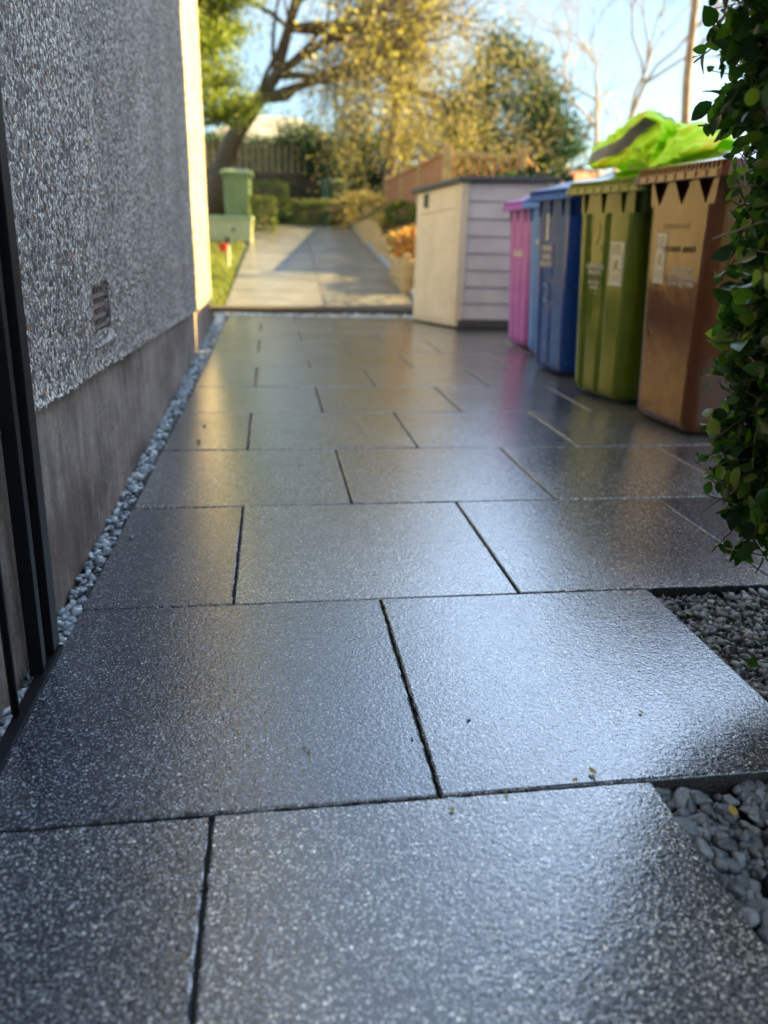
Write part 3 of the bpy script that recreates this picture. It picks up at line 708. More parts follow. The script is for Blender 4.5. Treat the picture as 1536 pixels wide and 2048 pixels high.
    lid = b.build('lid', mt, t); lid.data.polygons.foreach_set('use_smooth', [True] * len(lid.data.polygons)); lid.data.set_sharp_from_angle(angle=R(35))
    # back handle bar, axle, wheels
    b = MB(); b.tube([(-wl * .42, yb(H) + .05, .97 * H), (wl * .42, yb(H) + .05, .97 * H)], [.014, .014], 8)
    for s in (-1, 1): b.box(s * wl * .40 - .012, s * wl * .40 + .012, yb(H) - .03, yb(H) + .055, .95 * H, .975 * H)
    b.build('handle', mt, t)
    b = MB(); b.tube([(-wb / 2 - .01, d0 / 2 + .02, .10), (wb / 2 + .01, d0 / 2 + .02, .10)], [.01, .01], 8); b.build('axle', M['black_rubber'], t)
    for s in (-1, 1):
        b = MB(); b.tube([(s * (wb / 2 - .012), d0 / 2 + .03, .10), (s * (wb / 2 + .034), d0 / 2 + .03, .10)], [.098, .098], 24); b.build('wheel', M['black_rubber'], t)
    t['_'] = 0; del t['_']
    return t, yf
def face_rot(): return (R(90 - 3.2), 0, 0)
def put_text(t, yf, txt, size, x, z, mat, spacing=1.0, align='CENTER', name='printed_text', dy=.0018):
    # front plane leans forward going up
    return text_obj(txt, size, mat, t, name, (x, yf(z) - dy, z), (R(90 + 3.1), 0, 0), .0006, spacing, align)
def sticker(t, yf, x, z, w, h, ink):
    s = empty('sticker', (x, yf(z) - .0012, z)); s.parent = t; s.rotation_euler = (R(90 + 3.1), 0, 0)
    b = MB(); b.box(-w / 2, w / 2, -h / 2, h / 2, 0, .0006); b.build('sticker_sheet', M['print_white'], s)
    b = MB(); rr = random.Random(5)
    b.box(-w * .44, -w * .40, -h * .45, h * .45, .0006, .0011); b.box(w * .40, w * .44, -h * .45, h * .30, .0006, .0011)
    for k in range(4): b.box(-w * .32, w * .32 * rr.uniform(.5, 1), h * (.40 - .06 * k), h * (.425 - .06 * k), .0006, .0011)
    b.box(-w * .1, w * .12, -h * .12, h * .1, .0006, .0011); b.box(-w * .18, -w * .12, -h * .2, h * .05, .0006, .0011); b.box(w * .14, w * .3, -h * .15, -h * .12, .0006, .0011)
    for k in range(3): b.box(-w * .32, w * .3, -h * (.26 + .06 * k), -h * (.245 + .06 * k), .0006, .0011)
    b.build('sticker_print', M[ink], s)
    return s
RZ = R(-90)
t, yf = make_bin(1.80, 2.92, RZ + R(5), 'brown_plastic', 'brown wheelie bin nearest the camera, half hidden by the privet bush', 'zigzag', 1.0, .41, .47, .61)
put_text(t, yf, 'NO HOT ASHES', .030, .02, .70, M['print_dark'])
put_text(t, yf, 'GLASGOW\nCITY COUNCIL\n0141 287 9700', .026, .06, .60, M['print_white'], 1.0)
sticker(t, yf, -.10, .665, .075, .19, 'brown_plastic')
b = MB()
for k in range(10): b.box(-.10 + k * .018, -.09 + k * .018, yf(.79) - .002, yf(.79) + .004, .775, .795)
b.box(-.11, .09, yf(.80) - .002, yf(.8) + .004, .803, .807); b.build('embossed_mark', M['brown_plastic'], t)
t, yf = make_bin(1.765, 3.56, RZ + R(13), 'green_plastic', 'olive green wheelie bin between the brown and the blue one', 'ribbed', .985, .39, .45, .60)
put_text(t, yf, 'GENERAL\nWASTE', .032, -.055, .60, M['print_white'], .9)
put_text(t, yf, '- - - -\nNO HOT\nASHES\n- - - -', .022, -.055, .53, M['print_white'], 1.0)
sticker(t, yf, .10, .63, .10, .19, 'green_plastic')
put_text(t, yf, '2', .17, -.06, .74, M['green_plastic'], name='embossed_number', dy=.0025)
t, yf = make_bin(1.80, 4.30, RZ + R(5), 'blue_plastic', 'dark blue wheelie bin with white lettering behind the green one', 'ribbed', .99, .40, .46, .60)
put_text(t, yf, '1', .20, -.06, .79, M['print_white'], name='painted_number')
put_text(t, yf, 'PAPER\nCARD\nPLASTIC', .042, -.055, .64, M['print_white'], 1.0)
put_text(t, yf, '2', .15, -.05, .44, M['light_blue_plastic'], name='painted_number')
t, yf = make_bin(1.945, 4.90, RZ + R(4), 'light_blue_plastic', 'light blue wheelie bin squeezed between the dark blue and purple ones', 'two', .98, .36, .43, .54)
put_text(t, yf, 'RECYCLE', .045, .02, .72, M['print_white'])
t, yf = make_bin(1.965, 5.42, RZ + R(4), 'purple_plastic', 'pink purple wheelie bin farthest along the row, next to the shed', 'two', .98, .36, .43, .54)
o = put_text(t, yf, 'GLASS', .06, .0, .64, M['print_white']); 

# ---------------------------------------------------------------- hi-vis vest
VC = np.array([[(1.467, 3.62, 1.043), (1.456, 3.62, 1.051), (1.453, 3.64, 1.063), (1.479, 3.68, 1.105), (1.514, 3.75, 1.135), (1.614, 3.78, 1.105), (1.734, 3.81, 1.01)], [(1.517, 3.55, 1.035), (1.51, 3.55, 1.053), (1.51, 3.57, 1.08), (1.516, 3.61, 1.133), (1.541, 3.68, 1.171), (1.641, 3.71, 1.141), (1.761, 3.74, 1.01)], [(1.55, 3.46, 1.048), (1.551, 3.46, 1.072), (1.549, 3.48, 1.104), (1.535, 3.52, 1.149), (1.563, 3.59, 1.21), (1.663, 3.62, 1.18), (1.783, 3.65, 1.01)], [(1.561, 3.38, 1.061), (1.564, 3.38, 1.1), (1.58, 3.4, 1.154), (1.557, 3.44, 1.192), (1.592, 3.51, 1.24), (1.692, 3.54, 1.21), (1.812, 3.57, 1.01)], [(1.553, 3.28, 1.033), (1.551, 3.28, 1.105), (1.596, 3.3, 1.19), (1.563, 3.34, 1.218), (1.61, 3.41, 1.252), (1.71, 3.44, 1.222), (1.83, 3.47, 1.01)], [(1.546, 3.2, 1.01), (1.551, 3.2, 1.075), (1.598, 3.22, 1.142), (1.62, 3.26, 1.191), (1.643, 3.33, 1.216), (1.743, 3.36, 1.186), (1.863, 3.39, 1.01)], [(1.542, 3.17, 1.009), (1.597, 3.23, 1.074), (1.633, 3.25, 1.132), (1.67, 3.29, 1.171), (1.68, 3.3, 1.194), (1.78, 3.33, 1.164), (1.9, 3.36, 1.01)], [(1.52, 3.1, 1.008), (1.562, 3.1, 1.062), (1.601, 3.12, 1.116), (1.637, 3.16, 1.158), (1.682, 3.23, 1.19), (1.782, 3.26, 1.16), (1.902, 3.29, 1.01)], [(1.567, 3.03, 1.033), (1.59, 3.03, 1.067), (1.623, 3.05, 1.109), (1.66, 3.09, 1.147), (1.709, 3.16, 1.186), (1.809, 3.19, 1.156), (1.929, 3.22, 1.01)], [(1.606, 2.97, 1.045), (1.622, 2.97, 1.07), (1.649, 2.99, 1.097), (1.688, 3.03, 1.124), (1.735, 3.1, 1.159), (1.835, 3.13, 1.129), (1.955, 3.16, 1.01)], [(1.657, 2.92, 1.056), (1.667, 2.92, 1.068), (1.688, 2.94, 1.083), (1.721, 2.98, 1.099), (1.768, 3.05, 1.119), (1.868, 3.08, 1.089), (1.988, 3.11, 1.01)]])
vo = Vector((1.62, 3.28, 1.0))
vest = empty('hi_vis_vest', vo, 0, 'crumpled lime yellow high visibility vest with grey reflective bands thrown over the bin lids', 'vest')
def catmull(A, n):
    A = np.asarray(A); P_ = np.concatenate([2 * A[:1] - A[1:2], A, 2 * A[-1:] - A[-2:-1]]); out = []
    for i in range(len(A) - 1):
        p0, p1, p2, p3 = P_[i], P_[i + 1], P_[i + 2], P_[i + 3]
        for k in range(n):
            t = k / n; cr_ = .5 * (2 * p1 + (p2 - p0) * t + (2 * p0 - 5 * p1 + 4 * p2 - p3) * t * t + (3 * p1 - p0 - 3 * p2 + p3) * t ** 3)
            out.append(.55 * cr_ + .45 * (p1 * (1 - t) + p2 * t))
    out.append(A[-1]); return np.array(out)
NS = 14
P = catmull(VC, NS); P = np.swapaxes(catmull(np.swapaxes(P, 0, 1), NS), 0, 1)
nu, nv = P.shape[:2]
du = np.gradient(P, axis=0); dvv = np.gradient(P, axis=1); Nn = np.cross(dvv, du); Nn /= np.maximum(1e-6, np.linalg.norm(Nn, axis=2))[..., None]
if Nn[nu // 3, nv // 3][0] > 0: Nn = -Nn
for i in range(nu):
    for j in range(nv):
        q = Vector((P[i, j][0] * 9, P[i, j][1] * 9, P[i, j][2] * 11))
        w1 = noise.noise(q * .6); a1 = noise.noise(q + Vector((w1 * 2, 0, w1))); a2 = noise.noise(q * 2.3 + Vector((3, w1, 5)))
        a3 = noise.noise(q * 4.6 + Vector((9, 2, 1)))
        inband = (2 * NS <= j <= 3 * NS and i <= 4.3 * NS)
        amp = .35 if inband else 1.0
        d = amp * (.020 * (.35 - abs(a1) * 1.6) + .005 * (.3 - abs(a2) * 1.6) + .0012 * a3)
        P[i, j] = P[i, j] + Nn[i, j] * d
P -= np.array(vo[:])
def grid_faces(I): return np.stack([I[:-1, :-1], I[1:, :-1], I[1:, 1:], I[:-1, 1:]], -1).reshape(-1, 4)
I = np.arange(nu * nv).reshape(nu, nv)
fab = np_mesh('fabric', P.reshape(-1, 3), grid_faces(I), M['hivis'], vest, True)
sm = fab.modifiers.new('thick', 'SOLIDIFY'); sm.thickness = .002; sm.offset = 0
def band(i0, i1, j0, j1):
    sub = P[i0:i1, j0:j1] + Nn[i0:i1, j0:j1] * .0035; sh_ = sub.shape
    np_mesh('reflective_band', sub.reshape(-1, 3), grid_faces(np.arange(sh_[0] * sh_[1]).reshape(sh_[0], sh_[1])), M['band_grey'], vest, True)
band(1, int(4.2 * NS), 2 * NS, 3 * NS); band(int(4.5 * NS), int(5.1 * NS), 4 * NS, 6 * NS)
# bunched inner layer seen along the hem
b = MB(); b.loft([[tuple(Vector(p) - vo + Vector((.06, .05, 0))) for p in [(1.60, 3.62, z), (1.60, 3.2, z), (1.66, 2.95, z), (1.80, 3.0, z), (1.82, 3.5, z)]] for z in (1.012, 1.07)], True, True)
b.build('folded_layer', M['hivis'], vest)

# ---------------------------------------------------------------- storage shed
sx0, sy0, sx1, sy1 = 1.558, 6.55, 1.31, 7.16        # front-near corner, front-far corner
dv = Vector((sx1 - sx0, sy1 - sy0, 0)); fl_ = dv.length; dvn = dv.normalized()
shed = empty('storage_shed', (sx0, sy0, 0), math.atan2(dvn.y, dvn.x) - R(90), 'beige plastic storage shed with shiplap side greyed for shade and dark lid beyond the bins', 'shed')
# local: +Y along the front face away from the camera, +X into the shed; sheared so the side faces the camera
D = .78; ang = R(-math.degrees(shed.rotation_euler.z))
def Q(a, bb, z): # a into the shed, bb along front
    vx = Vector((1, .02, 0)); w_ = Matrix.Rotation(-shed.rotation_euler.z, 3, 'Z') @ vx; return Vector((w_.x * a, w_.y * a + bb, z))
def qbox(b, a0, a1, b0, b1, z0, z1, z0b=None, z1b=None):
    z1b = z1 if z1b is None else z1b
    vs = [Q(a0, b0, z0), Q(a1, b0, z0), Q(a1, b1, z0), Q(a0, b1, z0), Q(a0, b0, z1), Q(a1, b0, z1b), Q(a1, b1, z1b), Q(a0, b1, z1)]
    b.add(vs, [(3, 2, 1, 0), (4, 5, 6, 7), (0, 1, 5, 4), (1, 2, 6, 5), (2, 3, 7, 6), (3, 0, 4, 7)])
b = MB(); 
for (a0, a1, b0, b1, zl, zn, zf) in ((-.004, .03, 0, fl_, .015, 1.165, 1.10), (-.012, -.002, .03, fl_ - .03, .05, .955, .90), (-.012, -.002, .03, fl_ - .03, .97, 1.15, 1.08)):
    z0n, z0f = (zl, zl) if zl < .5 else (.97, .915)
    vs = [Q(a0, b0, z0n), Q(a1, b0, z0n), Q(a1, b1, z0f), Q(a0, b1, z0f), Q(a0, b0, zn), Q(a1, b0, zn), Q(a1, b1, zf), Q(a0, b1, zf)]
    b.add(vs, [(3, 2, 1, 0), (4, 5, 6, 7), (0, 1, 5, 4), (1, 2, 6, 5), (2, 3, 7, 6), (3, 0, 4, 7)])

b.build('front_panel', M['shed_beige'], shed, bevel=.006)
b = MB(); nb_ = 8; z0 = .075
for i in range(nb_):
    z1 = z0 + (1.165 - .075) / nb_
    vs = [Q(.07, -.012, z0), Q(D - .02, -.012, z0), Q(D - .02, .02, z0), Q(.07, .02, z0), Q(.07, .000, z1 - .008), Q(D - .02, .0, z1 - .008), Q(D - .02, .02, z1 - .008), Q(.07, .02, z1 - .008)]
    b.add(vs, [(3, 2, 1, 0), (4, 5, 6, 7), (0, 1, 5, 4), (1, 2, 6, 5), (2, 3, 7, 6), (3, 0, 4, 7)]); z0 = z1
qbox(b, .07, D - .02, .006, .024, .07, 1.16, z1b=1.19)
b.build('side_panel', M['shed_shade_grey'], shed, bevel=.003)
b = MB(); qbox(b, -.010, .065, -.018, .03, .015, 1.165); b.build('corner_post', M['shed_beige'], shed, bevel=.008)
b = MB(); qbox(b, D - .03, D + .03, -.018, .03, .03, 1.19); b.build('corner_post', M['shed_shade_grey'], shed, bevel=.008)
b = MB(); qbox(b, .03, D, .03, fl_ - .02, .03, 1.10); b.build('inner_wall', M['shed_shade_grey'], shed)
b = MB(); qbox(b, .02, D + .03, -.03, fl_ + .02, .004, .07); b.build('base', M['dark_plastic'], shed, bevel=.004)
b = MB(); 
for (e, za) in ((.045, 0), (.03, .028)):
    pts = [Q(-e, -e, 1.165 + za), Q(D + e, -e, 1.195 + za), Q(D + e, fl_ + e, 1.12 + za), Q(-e, fl_ + e, 1.095 + za)]
    b.add(pts + [p + Vector((0, 0, .03 if za == 0 else .016)) for p in pts], [(3, 2, 1, 0), (4, 5, 6, 7), (0, 1, 5, 4), (1, 2, 6, 5), (2, 3, 7, 6), (3, 0, 4, 7)])
b.build('lid', M['dark_plastic'], shed, bevel=.006)
b = MB(); qbox(b, -.03, -.008, fl_ - .20, fl_ - .15, .98, 1.09); b.build('latch', M['dark_plastic'], shed, bevel=.004)

# ---------------------------------------------------------------- vegetation tools
def leaf_mesh(pos, size, aspect=.5, normals=None, up_bias=.3, fold=True, seed=1):
    """pos (n,3), size (n,) -> two-quad folded leaves (6 verts, 2... as 4 quads-free tris)"""
    r = np.random.default_rng(seed); n = len(pos)
    a = r.normal(0, 1, (n, 3)); a[:, 2] -= up_bias; a /= np.linalg.norm(a, axis=1)[:, None]
    t = r.normal(0, 1, (n, 3)); t -= (t * a).sum(1)[:, None] * a; t /= np.linalg.norm(t, axis=1)[:, None]
    nr = np.cross(a, t); L = size[:, None]; w = L * aspect * .5
    st = ((.0, .0), (.14, .58), (.38, 1.0), (.62, .95), (.84, .55), (1.0, .0)); rows = []
    for tt, ww in st:
        mid = pos + a * L * tt - nr * L * .22 * tt * tt
        for sg in (-1, 0, 1): rows.append(mid + sg * t * w * ww + (nr * L * .10 * ww if sg else 0))
    V = np.stack(rows, 1); base = (np.arange(n) * 18)[:, None]; fs = []
    for i in range(5):
        for c in range(2): q = i * 3 + c; fs.append(base + np.array([[q, q + 1, q + 4, q + 3]]))
    return V.reshape(-1, 3), np.concatenate(fs)
def leaves(name, pos, size, mat, parent, aspect=.5, up_bias=.3, seed=1, simple_quads=False, **kw):
    pos = np.asarray(pos); size = np.asarray(size)
    if simple_quads:
        r = np.random.default_rng(seed); n = len(pos)
        a = r.normal(0, 1, (n, 3)); a[:, 2] -= up_bias; a /= np.linalg.norm(a, axis=1)[:, None]
        t = r.normal(0, 1, (n, 3)); t -= (t * a).sum(1)[:, None] * a; t /= np.linalg.norm(t, axis=1)[:, None]
        L = size[:, None]; w = L * aspect * .5
        V = np.stack([pos, pos + a * L * .5 + t * w, pos + a * L, pos + a * L * .5 - t * w], 1).reshape(-1, 3)
        F = np.arange(n * 4).reshape(-1, 4); return np_mesh(name, V, F, mat, parent, False, **kw)
    V, F = leaf_mesh(pos, size, aspect, up_bias=up_bias, seed=seed)
    return np_mesh(name, V, F, mat, parent, True, **kw)
def grow(b, p, d, length, rad, depth, tips, rr, droop=0.0, spread=.6, nseg=4, kids=3, nmin=3, wob=.18, ratio=.68):
    pts = [p.copy()]; rads = [rad]; d = d.normalized(); cur = p.copy(); kidpts = []
    for i in range(nseg):
        d = (d + Vector((rr.gauss(0, wob), rr.gauss(0, wob), rr.gauss(0, wob) - droop * (1 - .3 * i)))).normalized()
        cur = cur + d * (length / nseg); pts.append(cur.copy()); rads.append(rad * (1 - .45 * (i + 1) / nseg))
        if i >= 1: kidpts.append((cur.copy(), d.copy(), rads[-1]))
    b.tube(pts, rads, 6 if depth > 2 else (4 if depth > 0 else 3), cap=False)
    if depth <= 1: tips.extend(pts[1:])
    if depth <= 0: return
    for k in range(kids):
        q, dd, r_ = kidpts[min(len(kidpts) - 1, rr.randrange(len(kidpts)) if k else len(kidpts) - 1)]
        side = Vector((rr.gauss(0, 1), rr.gauss(0, 1), rr.gauss(0, .7))); side -= side.dot(dd) * dd; side.normalize()
        nd = (dd + side * spread * rr.uniform(.6, 1.4)).normalized()
        grow(b, q, nd, length * ratio * rr.uniform(.8, 1.15), r_ * .76, depth - 1, tips, rr, droop, spread, nseg, kids, nmin, wob, ratio)
def jitter(tips, n, s, seed, xmax=None):
    r = np.random.default_rng(seed); T = np.array([t[:] for t in tips]); idx = r.integers(0, len(T), n); P = T[idx] + r.normal(0, s, (n, 3))
    return P if xmax is None else P[P[:, 0] < xmax + r.normal(0, .25, n) + .25 * (P[:, 2] - 3).clip(0, 2)]

# ---------------------------------------------------------------- privet bush on the right (near)
bush = empty('privet_bush', (1.062, .975, -.02), 0, 'dark leafy privet bush overhanging the right edge of the picture', 'bush')
rr = random.Random(3); b = MB(); tips = []; bl = []
for s in range(34):
    a0 = rr.uniform(0, 6.28); r0 = rr.uniform(0, .15); x0, y0 = r0 * math.cos(a0), r0 * math.sin(a0)
    ta = rr.uniform(0, 6.28) if s % 3 else rr.uniform(2.6, 4.2)
    rt = rr.uniform(.15, .36); h = rr.uniform(.5, 1.4); pts = []
    for i in range(9):
        t = i / 8; pts.append(Vector((x0 + (rt * math.cos(ta) - x0) * t ** .8 + rr.gauss(0, .012), y0 + (rt * math.sin(ta) - y0) * t ** .8 + rr.gauss(0, .012), h * t)))
    b.tube(pts, [.008 * (1 - .75 * i / 8) + .0012 for i in range(9)], 5); bl.append(pts)
tw = []
def env_r(z):   # how far the bush bulges, by height
    ks = [(0, .08), (.18, .15), (.24, .24), (.31, .33), (.38, .38), (.45, .40), (.55, .375), (.64, .385), (.8, .40), (.88, .42), (.95, .455), (1.05, .475), (1.2, .48), (1.6, .42)]
    for (a, ra), (c_, rc) in zip(ks[:-1], ks[1:]):
        if a <= z <= c_: return ra + (rc - ra) * (z - a) / (c_ - a)
    return .4
for i in range(2600):
    z = rr.uniform(.13, 1.42); a = rr.uniform(0, 6.28) if rr.random() < .4 else rr.uniform(2.2, 4.4)
    r1 = env_r(z) * rr.uniform(.80, 1.0) ** .8 * (1 + .10 * noise.noise(Vector((a * 2, z * 6, 1)))); L = rr.uniform(.05, .13)
    q = Vector((r1 * math.cos(a), r1 * math.sin(a), z)); d = Vector((math.cos(a) + rr.gauss(0, .6), math.sin(a) + rr.gauss(0, .6), rr.gauss(-.1, .6))).normalized()
    p0 = q - d * L; m_ = (p0 + q) / 2 + Vector((rr.gauss(0, .006), rr.gauss(0, .006), rr.gauss(0, .006)))
    b.tube([p0, m_, q], [.0016, .0013, .0008], 3, cap=False)
    for k in range(rr.randint(5, 8)):
        t = rr.uniform(.1, 1.02); tw.append(p0.lerp(q, t) + Vector((rr.gauss(0, .004),) * 3))
b.build('branches', M['twig'], bush)
T = np.array([t[:] for t in tw]); r_ = np.random.default_rng(4)
leaves('leaves', T, r_.uniform(.015, .042, len(T)), M['hedge_leaf'], bush, .62, .25, 5)
inner = []
for i in range(3600):
    z = rr.uniform(.3, 1.42); a = rr.uniform(0, 6.28); r1 = env_r(z) * rr.uniform(.1, .86); inner.append((r1 * math.cos(a), r1 * math.sin(a), z))
leaves('inner_leaves', np.array(inner), r_.uniform(.025, .045, len(inner)), M['hedge_leaf'], bush, .62, .25, 6)

# ---------------------------------------------------------------- beds, planters, shrubs on the right of the path
log = empty('log_edging', (1.62, 8.6, 0), 0, 'curved row of tan round timber logs holding back the bed beside the garden path', 'log edging')
for i in range(64):
    y = 9.0 + i * .105; x = 1.70 + .03 * math.sin(i * .35) - (.02 * max(0, 20 - i) * .2 if i < 20 else 0); z0 = ground_z(0, y) - .05
    h = .42 - .10 * math.sin(i * .12)
    b = MB(); b.tube([(x - 1.62, y - 8.6, z0), (x - 1.62, y - 8.6, z0 + h + rr.uniform(-.015, .015))], [.052, .05], 9); b.build('log', M['timber_tan'], log, smooth=False)
pl = empty('timber_planter', (1.55, 8.9, 0), 0, 'square raised planter of tan timber boards left of the storage shed', 'planter')
for k, (z0, z1) in enumerate(((.03, .26), (.27, .50))):
    b = MB(); b.box(0, 1.1, -.05, 0, z0, z1); b.build('board', M['timber_tan'], pl, bevel=.006)
    b = MB(); b.box(-.05, 0, -.05, 1.1, z0, z1); b.build('board', M['timber_tan'], pl, bevel=.006)
b = MB(); b.box(-.07, .02, -.07, .02, -.05, .56); b.build('post', M['timber_tan'], pl, bevel=.006)
b = MB(); b.box(.0, 1.08, .0, 1.08, .1, .46); b.build('soil', M['soil'], pl)
def clump(name, label, cat, cx, cy, z, rx, ry, rz_, n, size, mat, seed, shape='ball', stems=True, aspect=.5, simple_q=True, group=None):
    t = empty(name, (cx, cy, z), 0, label, cat, group); r = np.random.default_rng(seed)
    if shape == 'ball':
        d = r.normal(0, 1, (n, 3)); d /= np.linalg.norm(d, axis=1)[:, None]; rad = r.uniform(.55, 1, n) ** .5
        ph = d * 3.0; wob = 1 + .16 * np.sin(ph[:, 0] * 2.3 + seed) * np.sin(ph[:, 1] * 2.9 + seed * 2) + .10 * np.sin(ph[:, 2] * 5 + ph[:, 0] * 4)
        P = d * (rad * wob)[:, None] * np.array([rx, ry, rz_]) + np.array([0, 0, rz_])
    else:
        P = r.uniform(-1, 1, (n, 3)); k = r.integers(0, 3, n); sgn = np.sign(r.uniform(-1, 1, n)); P[np.arange(n), k] = sgn * r.uniform(.82, 1.03, n)
        rr2 = np.linalg.norm(P, axis=1); P = P / np.maximum(1, rr2 / 1.45)[:, None]
        P = P * np.array([rx, ry, rz_]) + np.array([0, 0, rz_])
    leaves('foliage', P, r.uniform(.6, 1.3, n) * size, M[mat], t, aspect, -.3, seed, simple_q)
    b = MB(); q = random.Random(seed)
    for i in range(7): b.tube([(0, 0, -.03), (q.gauss(0, .3) * rx, q.gauss(0, .3) * ry, rz_ * .8), (q.gauss(0, .5) * rx, q.gauss(0, .5) * ry, rz_ * 1.5)], [.02 * (rz_ + .3), .012 * (rz_ + .3), .004], 5)
    b.build('stems', M['twig'], t); return t
clump('heather_shrub', 'rusty orange heather shrub growing in the timber planter', 'shrub', 2.0, 9.5, .45, .48, .45, .22, 3500, .05, 'orange_leaf', 11)
clump('ornamental_grass', 'straw yellow clump of grass in the bed behind the log edging', 'plant', 2.05, 12.0, .55, .25, 1.0, .13, 2200, .08, 'straw_leaf', 12)
clump('ornamental_grass', 'longer straw coloured grass clump at the far end of the log edging', 'plant', 2.05, 14.6, .80, .25, 1.1, .14, 2200, .08, 'straw_leaf', 13)
clump('ornamental_grass', 'low straw grass tuft just behind the timber planter', 'plant', 1.9, 10.6, .5, .3, .45, .16, 1500, .07, 'straw_leaf', 14)
clump('sloping_shrub', 'olive brown shrub sloping down in front of the red fence', 'shrub', 2.05, 17.3, .95, .75, .8, .33, 4000, .09, 'brown_leaf', 15)
clump('green_shrub', 'small bright green plant between the bed and the red fence', 'shrub', 2.15, 13.2, 1.0, .22, .6, .14, 1400, .06, 'box_leaf', 16)
# ---------------------------------------------------------------- red timber deck fence
fence = empty('deck_fence', (2.4, 11, 0), 0, 'reddish brown timber fence that turns into an open railing behind the storage shed', 'fence')
for i in range(43):
    y = 16.6 - i * .131; b = MB(); b.box(-.012, .012, y - 11 - .055, y - 11 + .055, .6, 1.80 + .02 * (i % 2) * .3); b.build('picket', M['timber_red'], fence)
b = MB(); b.box(-.03, .03, -.02, 5.6, 1.82, 1.86); b.build('top_rail', M['timber_red'], fence)
for y in (0, 1.9, 3.7, 5.6):
    b = MB(); b.box(-.055, .055, y - .05, y + .05, .5, 1.93); b.build('post', M['timber_tan'], fence, bevel=.01)
b = MB(); b.box(.05, 1.05, -.025, .025, 1.80, 1.85); b.box(.05, 1.05, -.02, .02, 1.38, 1.42); b.build('top_rail', M['timber_tan'], fence)
b = MB(); b.box(.05, 1.05, .03, .6, 1.25, 1.40); b.build('deck', M['timber_grey'], fence)
for i in range(9):
    x = .12 + i * .108; b = MB(); b.box(x - .016, x + .016, -.016, .016, 1.42, 1.80); b.build('baluster', M['timber_red'], fence)
b = MB(); b.box(1.0, 1.10, -.05, .05, .5, 1.93); b.build('post', M['timber_tan'], fence, bevel=.01)
b = MB(); b.tube([(1.1, 0, 1.80), (1.62, .2, 1.45)], [.03, .03], 4); b.build('sloping_rail', M['timber_red'], fence)

# ---------------------------------------------------------------- things left of the path
box = empty('storage_box', (-.72, 14.2, ground_z(-.7, 14.2)), 0, 'pale green plastic storage box beside the top of the garden path', 'storage box')
b = MB()
b.loft([rrect(.82, -.25, .25, 0, .04), rrect(.86, -.27, .27, .36, .04)], True, True); b.build('body', M['pale_green_plastic'], box)
b = MB(); b.loft([rrect(.90, -.29, .29, .36, .04), rrect(.88, -.28, .28, .42, .04)], True, True); b.build('lid', M['mid_green_plastic'], box)
b = MB(); b.tube([(.10, -.275, .2), (.10, -.262, .2)], [.03, .03], 12); b.build('lock', M['dark_plastic'], box)
t, yf = make_bin(-.62, 16.4, 0, 'mid_green_plastic', 'tall light green wheelie bin standing behind the pale green storage box', 'two', 1.06, .46, .54, .64, group='green bins in the far garden'); t.location.z = ground_z(0, t.location.y) - .01
t, yf = make_bin(1.62, 20.6, R(20), 'dark_green_plastic', 'dark green wheelie bin in the shade under the far trees', 'two', 1.06, .46, .54, .64, group='green bins in the far garden'); t.location.z = ground_z(0, t.location.y) - .01
clump('topiary_bush', 'clipped green topiary cube just right of the light green bin', 'bush', -.12, 15.9, .78, .24, .26, .32, 3000, .045, 'box_leaf', 21, 'cube')
clump('topiary_bush', 'taller clipped green topiary behind the small cube and the bin', 'bush', .0, 17.9, .96, .40, .34, .42, 3600, .05, 'box_leaf', 22, 'cube')
clump('laurel_hedge', 'tall dark laurel hedge behind the slatted back fence', 'hedge', -.4, 23.6, 1.05, 3.4, .6, 1.12, 16000, .10, 'evergreen_leaf', 29, 'cube')
clump('low_hedge', 'low clipped dark green hedge across the far end of the garden path', 'hedge', .95, 18.0, .93, .68, .28, .27, 6500, .05, 'box_leaf', 23, 'cube')
clump('shade_blocker', 'unseen leafy blocker added behind the storage shed to shade the right of the path', 'hedge', 2.75, 9.3, .1, .32, 1.6, .64, 5000, .07, 'evergreen_leaf', 28, 'cube')  # leafy mass added out of sight to cast shade on the path
clump('dry_plant', 'small pale brown plant at the right end of the low hedge', 'plant', 1.62, 17.5, .93, .16, .15, .2, 900, .05, 'straw_leaf', 24)
clump('rockery_plant', 'grey leaved low plant between the topiary and the low hedge', 'plant', .28, 17.6, .93, .25, .2, .1, 900, .05, 'evergreen_leaf', 25)
# small things on the lawn
b = MB(); b.loft([rrect(.12, -.06, .06, 0, .05), rrect(.16, -.08, .08, .15, .07)], True, True)
o = b.build('plant_pot', M['red_plastic'], tagkw=dict(label='small red pot on the lawn below the storage box', cat='pot')); o.location = (-.72, 12.6, ground_z(-.7, 12.6))
lamp = empty('solar_light', (-.56, 11.0, ground_z(-.5, 11)), 0, 'small grey solar light stake on the lawn edge', 'garden light')
b = MB(); b.tube([(0, 0, 0), (0, 0, .32)], [.012, .012], 8); b.build('stake', M['white_paint'], lamp)
b = MB(); b.tube([(0, 0, .32), (0, 0, .40)], [.045, .055], 12); b.build('lamp_head', M['dark_plastic'], lamp)
